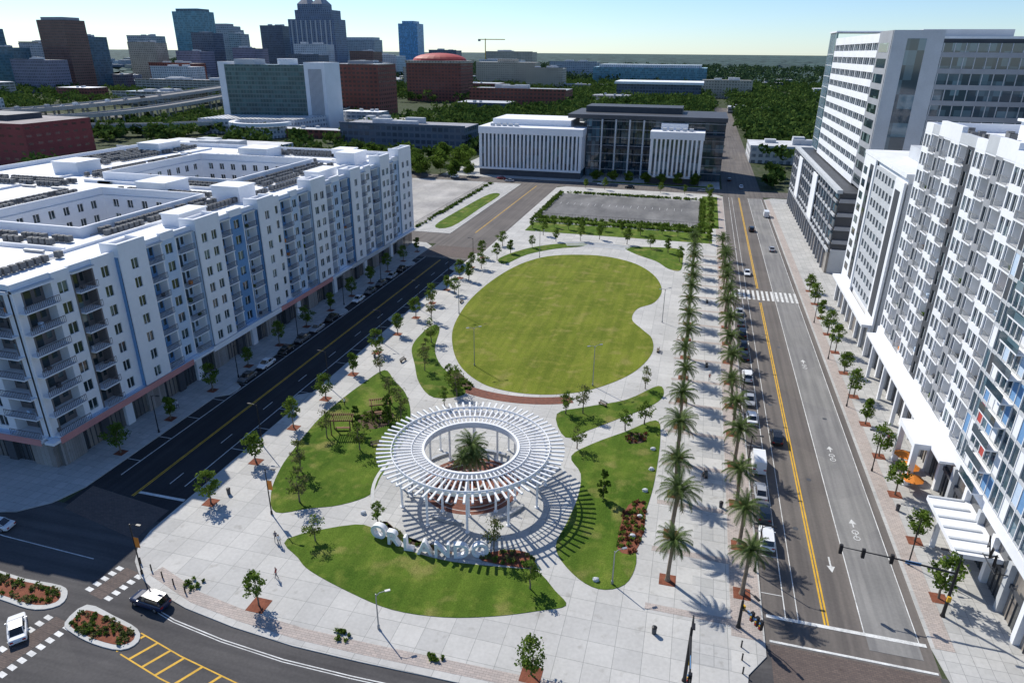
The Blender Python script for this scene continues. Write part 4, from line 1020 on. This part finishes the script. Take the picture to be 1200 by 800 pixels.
for (ax,ay),(bx,by) in (((-59,260.5),(3,260.5)),((3,260.5),(3,312)),((-59,260.5),(-59,312)),((-98,229),(-98,327)),((-150,229),(-98,229))):
    L=math.hypot(bx-ax,by-ay); a=math.atan2(by-ay,bx-ax); mb.rbox((ax+bx)/2,(ay+by)/2,a,L,.05,2.0,2.06,'black'); mb.rbox((ax+bx)/2,(ay+by)/2,a,L,.05,.5,.55,'black')
    for t in np.arange(0,L,1.2): mb.rbox(ax+cos(a)*t,ay+sin(a)*t,a,.06,.06,.15,2.1,'black')
mb.obj('metal_fence')

# ------------------------------------------------------------------ vehicles
def paint(n,c): M[n]=mat(n,c,.25,.02,spec=.6); 
paint('p_white',(.75,.76,.77)); paint('p_black',(.015,.016,.018)); paint('p_navy',(.015,.03,.08)); paint('p_silver',(.35,.36,.38)); paint('p_red',(.3,.03,.03)); paint('p_grey',(.1,.105,.11))
def car(name,kind,pk,x,y,a,z=.03):
    mb=MB()
    if kind=='sedan': L,Wd,belt,roof=4.7,.9,.92,1.43; body=[(-2.35,.72,.35,.62),(-2.25,.84,.25,.82),(-1.6,.9,.2,.93),(-.6,.92,.18,.95),(.9,.92,.18,.94),(1.6,.9,.2,.84),(2.15,.82,.25,.72),(2.35,.66,.33,.58)]; gh=[(-1.75,.7,.66,.92,.94),(-1.05,.78,.6,.93,1.4),(.1,.8,.62,.94,1.45),(.35,.8,.62,.94,1.43),(1.15,.76,.66,.92,.94)]
    elif kind=='suv': L,Wd,belt,roof=4.8,.95,1.08,1.75; body=[(-2.4,.78,.4,.85),(-2.33,.9,.32,1.04),(-1.6,.95,.27,1.08),(0,.96,.25,1.1),(1.1,.96,.25,1.08),(1.8,.92,.28,1.0),(2.25,.85,.32,.88),(2.4,.7,.4,.72)]; gh=[(-2.3,.78,.7,1.05,1.1),(-2.0,.82,.68,1.07,1.7),(-.2,.84,.7,1.09,1.76),(.45,.84,.69,1.08,1.72),(1.2,.8,.7,1.06,1.1)]
    elif kind=='van': L,Wd,belt,roof=5.8,1.0,1.25,2.5; body=[(-2.9,.95,.4,1.2),(-2.85,1.0,.35,1.25),(-1,1.02,.3,1.25),(1.2,1.02,.3,1.25),(2.2,.98,.33,1.15),(2.75,.9,.36,.95),(2.9,.75,.42,.8)]; gh=[(-2.88,.94,.86,1.22,1.24),(-2.82,.96,.88,1.24,2.45),(.9,.98,.9,1.24,2.5),(1.25,.97,.88,1.24,2.42),(2.2,.9,.82,1.15,1.2)]
    sec=lambda w,zb,zt:[(-w*.88,zb),(-w,zb+.12),(-w,zt-.14),(-w*.93,zt-.03),(-w*.8,zt),(w*.8,zt),(w*.93,zt-.03),(w,zt-.14),(w,zb+.12),(w*.88,zb)]
    vs=[];
    for (yy,w,zb,zt) in body: vs+=[(xx,yy,zz) for xx,zz in sec(w,zb,zt)]
    n=10;fs=[]
    for i in range(len(body)-1):
        for q in range(n): fs.append((i*n+q,i*n+(q+1)%n,(i+1)*n+(q+1)%n,(i+1)*n+q))
    fs+= [tuple(range(n)),tuple((len(body)-1)*n+q for q in range(n))]
    mb.add(vs,fs,pk)
    for i in range(len(gh)-1):
        a0,b0=gh[i],gh[i+1]
        P=[(-a0[1],a0[0],a0[3]),(-a0[2],a0[0],a0[4]),(a0[2],a0[0],a0[4]),(a0[1],a0[0],a0[3]),(-b0[1],b0[0],b0[3]),(-b0[2],b0[0],b0[4]),(b0[2],b0[0],b0[4]),(b0[1],b0[0],b0[3])]
        endp=(i==0 or i==len(gh)-2)
        sidek='carglass' if not(kind=='van' and i<2) else pk
        mb.add(P,[(0,1,5,4),(3,2,6,7)],sidek); mb.add(P,[(1,2,6,5)],'carglass' if (endp and not(kind=='van' and i==0)) else pk)
        for s in(-1,1): 
            mb.tube([(s*a0[1],a0[0],a0[3]),(s*(a0[2]+.01),a0[0],a0[4])],[.035,.035],pk,4,False)
            mb.tube([(s*(a0[2]+.0),a0[0],a0[4]),(s*(b0[2]+.0),b0[0],b0[4])],[.035,.035],pk,4,False)
    yw=L*.31
    for sx in(-1,1):
        for sy in(-yw,yw):
            x1=sx*(Wd-.2);x2=sx*(Wd+.015); mb.tube([(x1,sy,.34),(x2,sy,.34)],[.34,.34],'tire',16); mb.tube([(x2,sy,.34),(x2+sx*.012,sy,.34)],[.2,.18],'hub',12)
        f=body[-2]; mb.box(min(sx*f[1]*.55,sx*f[1]*.9),max(sx*f[1]*.55,sx*f[1]*.9),f[0]-.02,f[0]+.07,f[3]-.2,f[3]-.06,'headl')
        r=body[0]; mb.box(min(sx*r[1]*.6,sx*r[1]*1.02),max(sx*r[1]*.6,sx*r[1]*1.02),r[0]-.03,r[0]+.1,r[3]-.12,r[3]+.06,'taill')
        mb.box(min(sx*(Wd-.02),sx*(Wd+.16)),max(sx*(Wd-.02),sx*(Wd+.16)),L*.14,L*.14+.12,belt,belt+.14,pk)
    mb.box(-.6,.6,body[-1][0]-.05,body[-1][0]+.02,.38,.55,'black')
    me=mb.mesh(name)
    o=mkobj(name,me,loc=(x,y,z),rot=a)
car('parked_suv','suv','p_white',14.35,80,0); car('parked_car','sedan','p_silver',14.3,91,0); car('parked_van','van','p_white',14.4,98.8,0); car('parked_car','sedan','p_silver',14.3,121,pi)
car('parked_suv','suv','p_white',14.35,131.5,0); car('parked_car','sedan','p_black',14.3,148,0); car('parked_car','sedan','p_grey',14.3,162,0); car('black_suv','suv','p_black',17.9,108,0)
car('parked_suv','suv','p_grey',14.35,86,0); car('parked_car','sedan','p_black',14.3,142,0); car('parked_car','sedan','p_white',14.3,114,0); car('parked_suv','suv','p_black',14.3,155,0); car('parked_car','sedan','p_silver',14.3,170,0)
car('parked_truck_van','van','p_white',29,289,0,.06); car('car','sedan','p_silver',27,235,0,.06); car('car','sedan','p_white',17.8,205,pi); car('car','suv','p_black',22,262,0)
car('blue_suv','suv','p_navy',-56.3,48.9,math.radians(85),.05); car('white_sedan','sedan','p_white',-67.6,41.6,math.radians(50),.05); car('white_sedan','sedan','p_white',-86.5,55.0,math.radians(100),.05)
for y,k in((104,'p_grey'),(110.5,'p_white'),(118,'p_black'),(124.5,'p_grey'),(131,'p_silver'),(138,'p_black'),(152,'p_white'),(159,'p_grey'),(166,'p_grey'),(173,'p_silver'),(180,'p_black')): car('parked_car','sedan',k,-81.3,y,pi)
for x,y,k in((-120,338,'p_white'),(-96,341,'p_red'),(-30,335,'p_black'),(4,336,'p_silver'),(22,352,'p_white'),(17,372,'p_black'),(-90,335,'p_silver'),(-44,340,'p_white')): car('car','sedan',k,x,y,pi/2 if y<350 else 0,.06)
for i in range(14): car('highway_car','sedan' if i%2 else 'van',random.choice(['p_white','p_black','p_silver']),*HW[6+i],random.uniform(-.1,.3),17.0)

# ------------------------------------------------------------------ people
def person(x,y,a,shirt,pants,stride=.25):
    J=[(0,0,.95),(0,0,1.15),(0,0,1.38),(0,0,1.5),(0,.02,1.62),(0,.02,1.74),
       (.1,0,.9),(.11,stride*.5,.5),(.11,stride*.6,.08),(.11,stride*.6+.16,.04),
       (-.1,0,.9),(-.11,-stride*.3,.5),(-.11,-stride,.1),(-.11,-stride+.15,.04),
       (.19,0,1.4),(.25,-stride*.4,1.13),(.26,-stride*.3+.06,.88),(.26,-stride*.2+.1,.78),
       (-.19,0,1.4),(-.25,stride*.4,1.13),(-.26,stride*.6+.05,.88),(-.26,stride*.7+.08,.78)]
    Ed=[(0,1),(1,2),(2,3),(3,4),(4,5),(0,6),(6,7),(7,8),(8,9),(0,10),(10,11),(11,12),(12,13),(2,14),(14,15),(15,16),(16,17),(2,18),(18,19),(19,20),(20,21)]
    rad=[.14,.12,.14,.055,.1,.07,.09,.06,.04,.035,.09,.06,.04,.035,.055,.042,.032,.03,.055,.042,.032,.03]
    me=bpy.data.meshes.new('person'); me.from_pydata(J,Ed,[]); o=bpy.data.objects.new('tmp',me); COL.objects.link(o)
    m=o.modifiers.new('s','SKIN'); 
    for i,r in enumerate(rad): me.skin_vertices[0].data[i].radius=(r,r*.85)
    me.skin_vertices[0].data[0].use_root=True
    o.modifiers.new('u','SUBSURF').levels=1
    dg=bpy.context.evaluated_depsgraph_get(); m2=bpy.data.meshes.new_from_object(o.evaluated_get(dg))
    bpy.data.objects.remove(o)
    m2.materials.clear()
    for k in(pants,shirt,'skin','hair','black'): m2.materials.append(M[k])
    for pl in m2.polygons:
        c=pl.center; i=0
        if c.z<.09: i=4
        elif abs(c.x)>.2 and .7<c.z<1.15: i=2
        elif c.z>1.68 or (c.z>1.56 and c.y<-.02): i=3
        elif c.z>1.46: i=2
        elif c.z>.93: i=1
        pl.material_index=i; pl.use_smooth=True
    mkobj('person',m2,loc=(x,y,.15),rot=a)
for q in((-48.4,62.5,.4,'p_navy','p_black'),(-47.6,62.0,.4,'p_white','p_grey'),(-44.5,56.5,2,'p_red','p_navy'),(35.5,81,0,'p_white','p_navy'),(6,92,3,'p_black','p_grey'),(36,112,3,'p_red','p_black'),(-57.5,99,1,'p_white','p_black'),(7,128,0,'p_red','p_grey'),(-86,90,0,'p_white','p_navy')): person(*q)
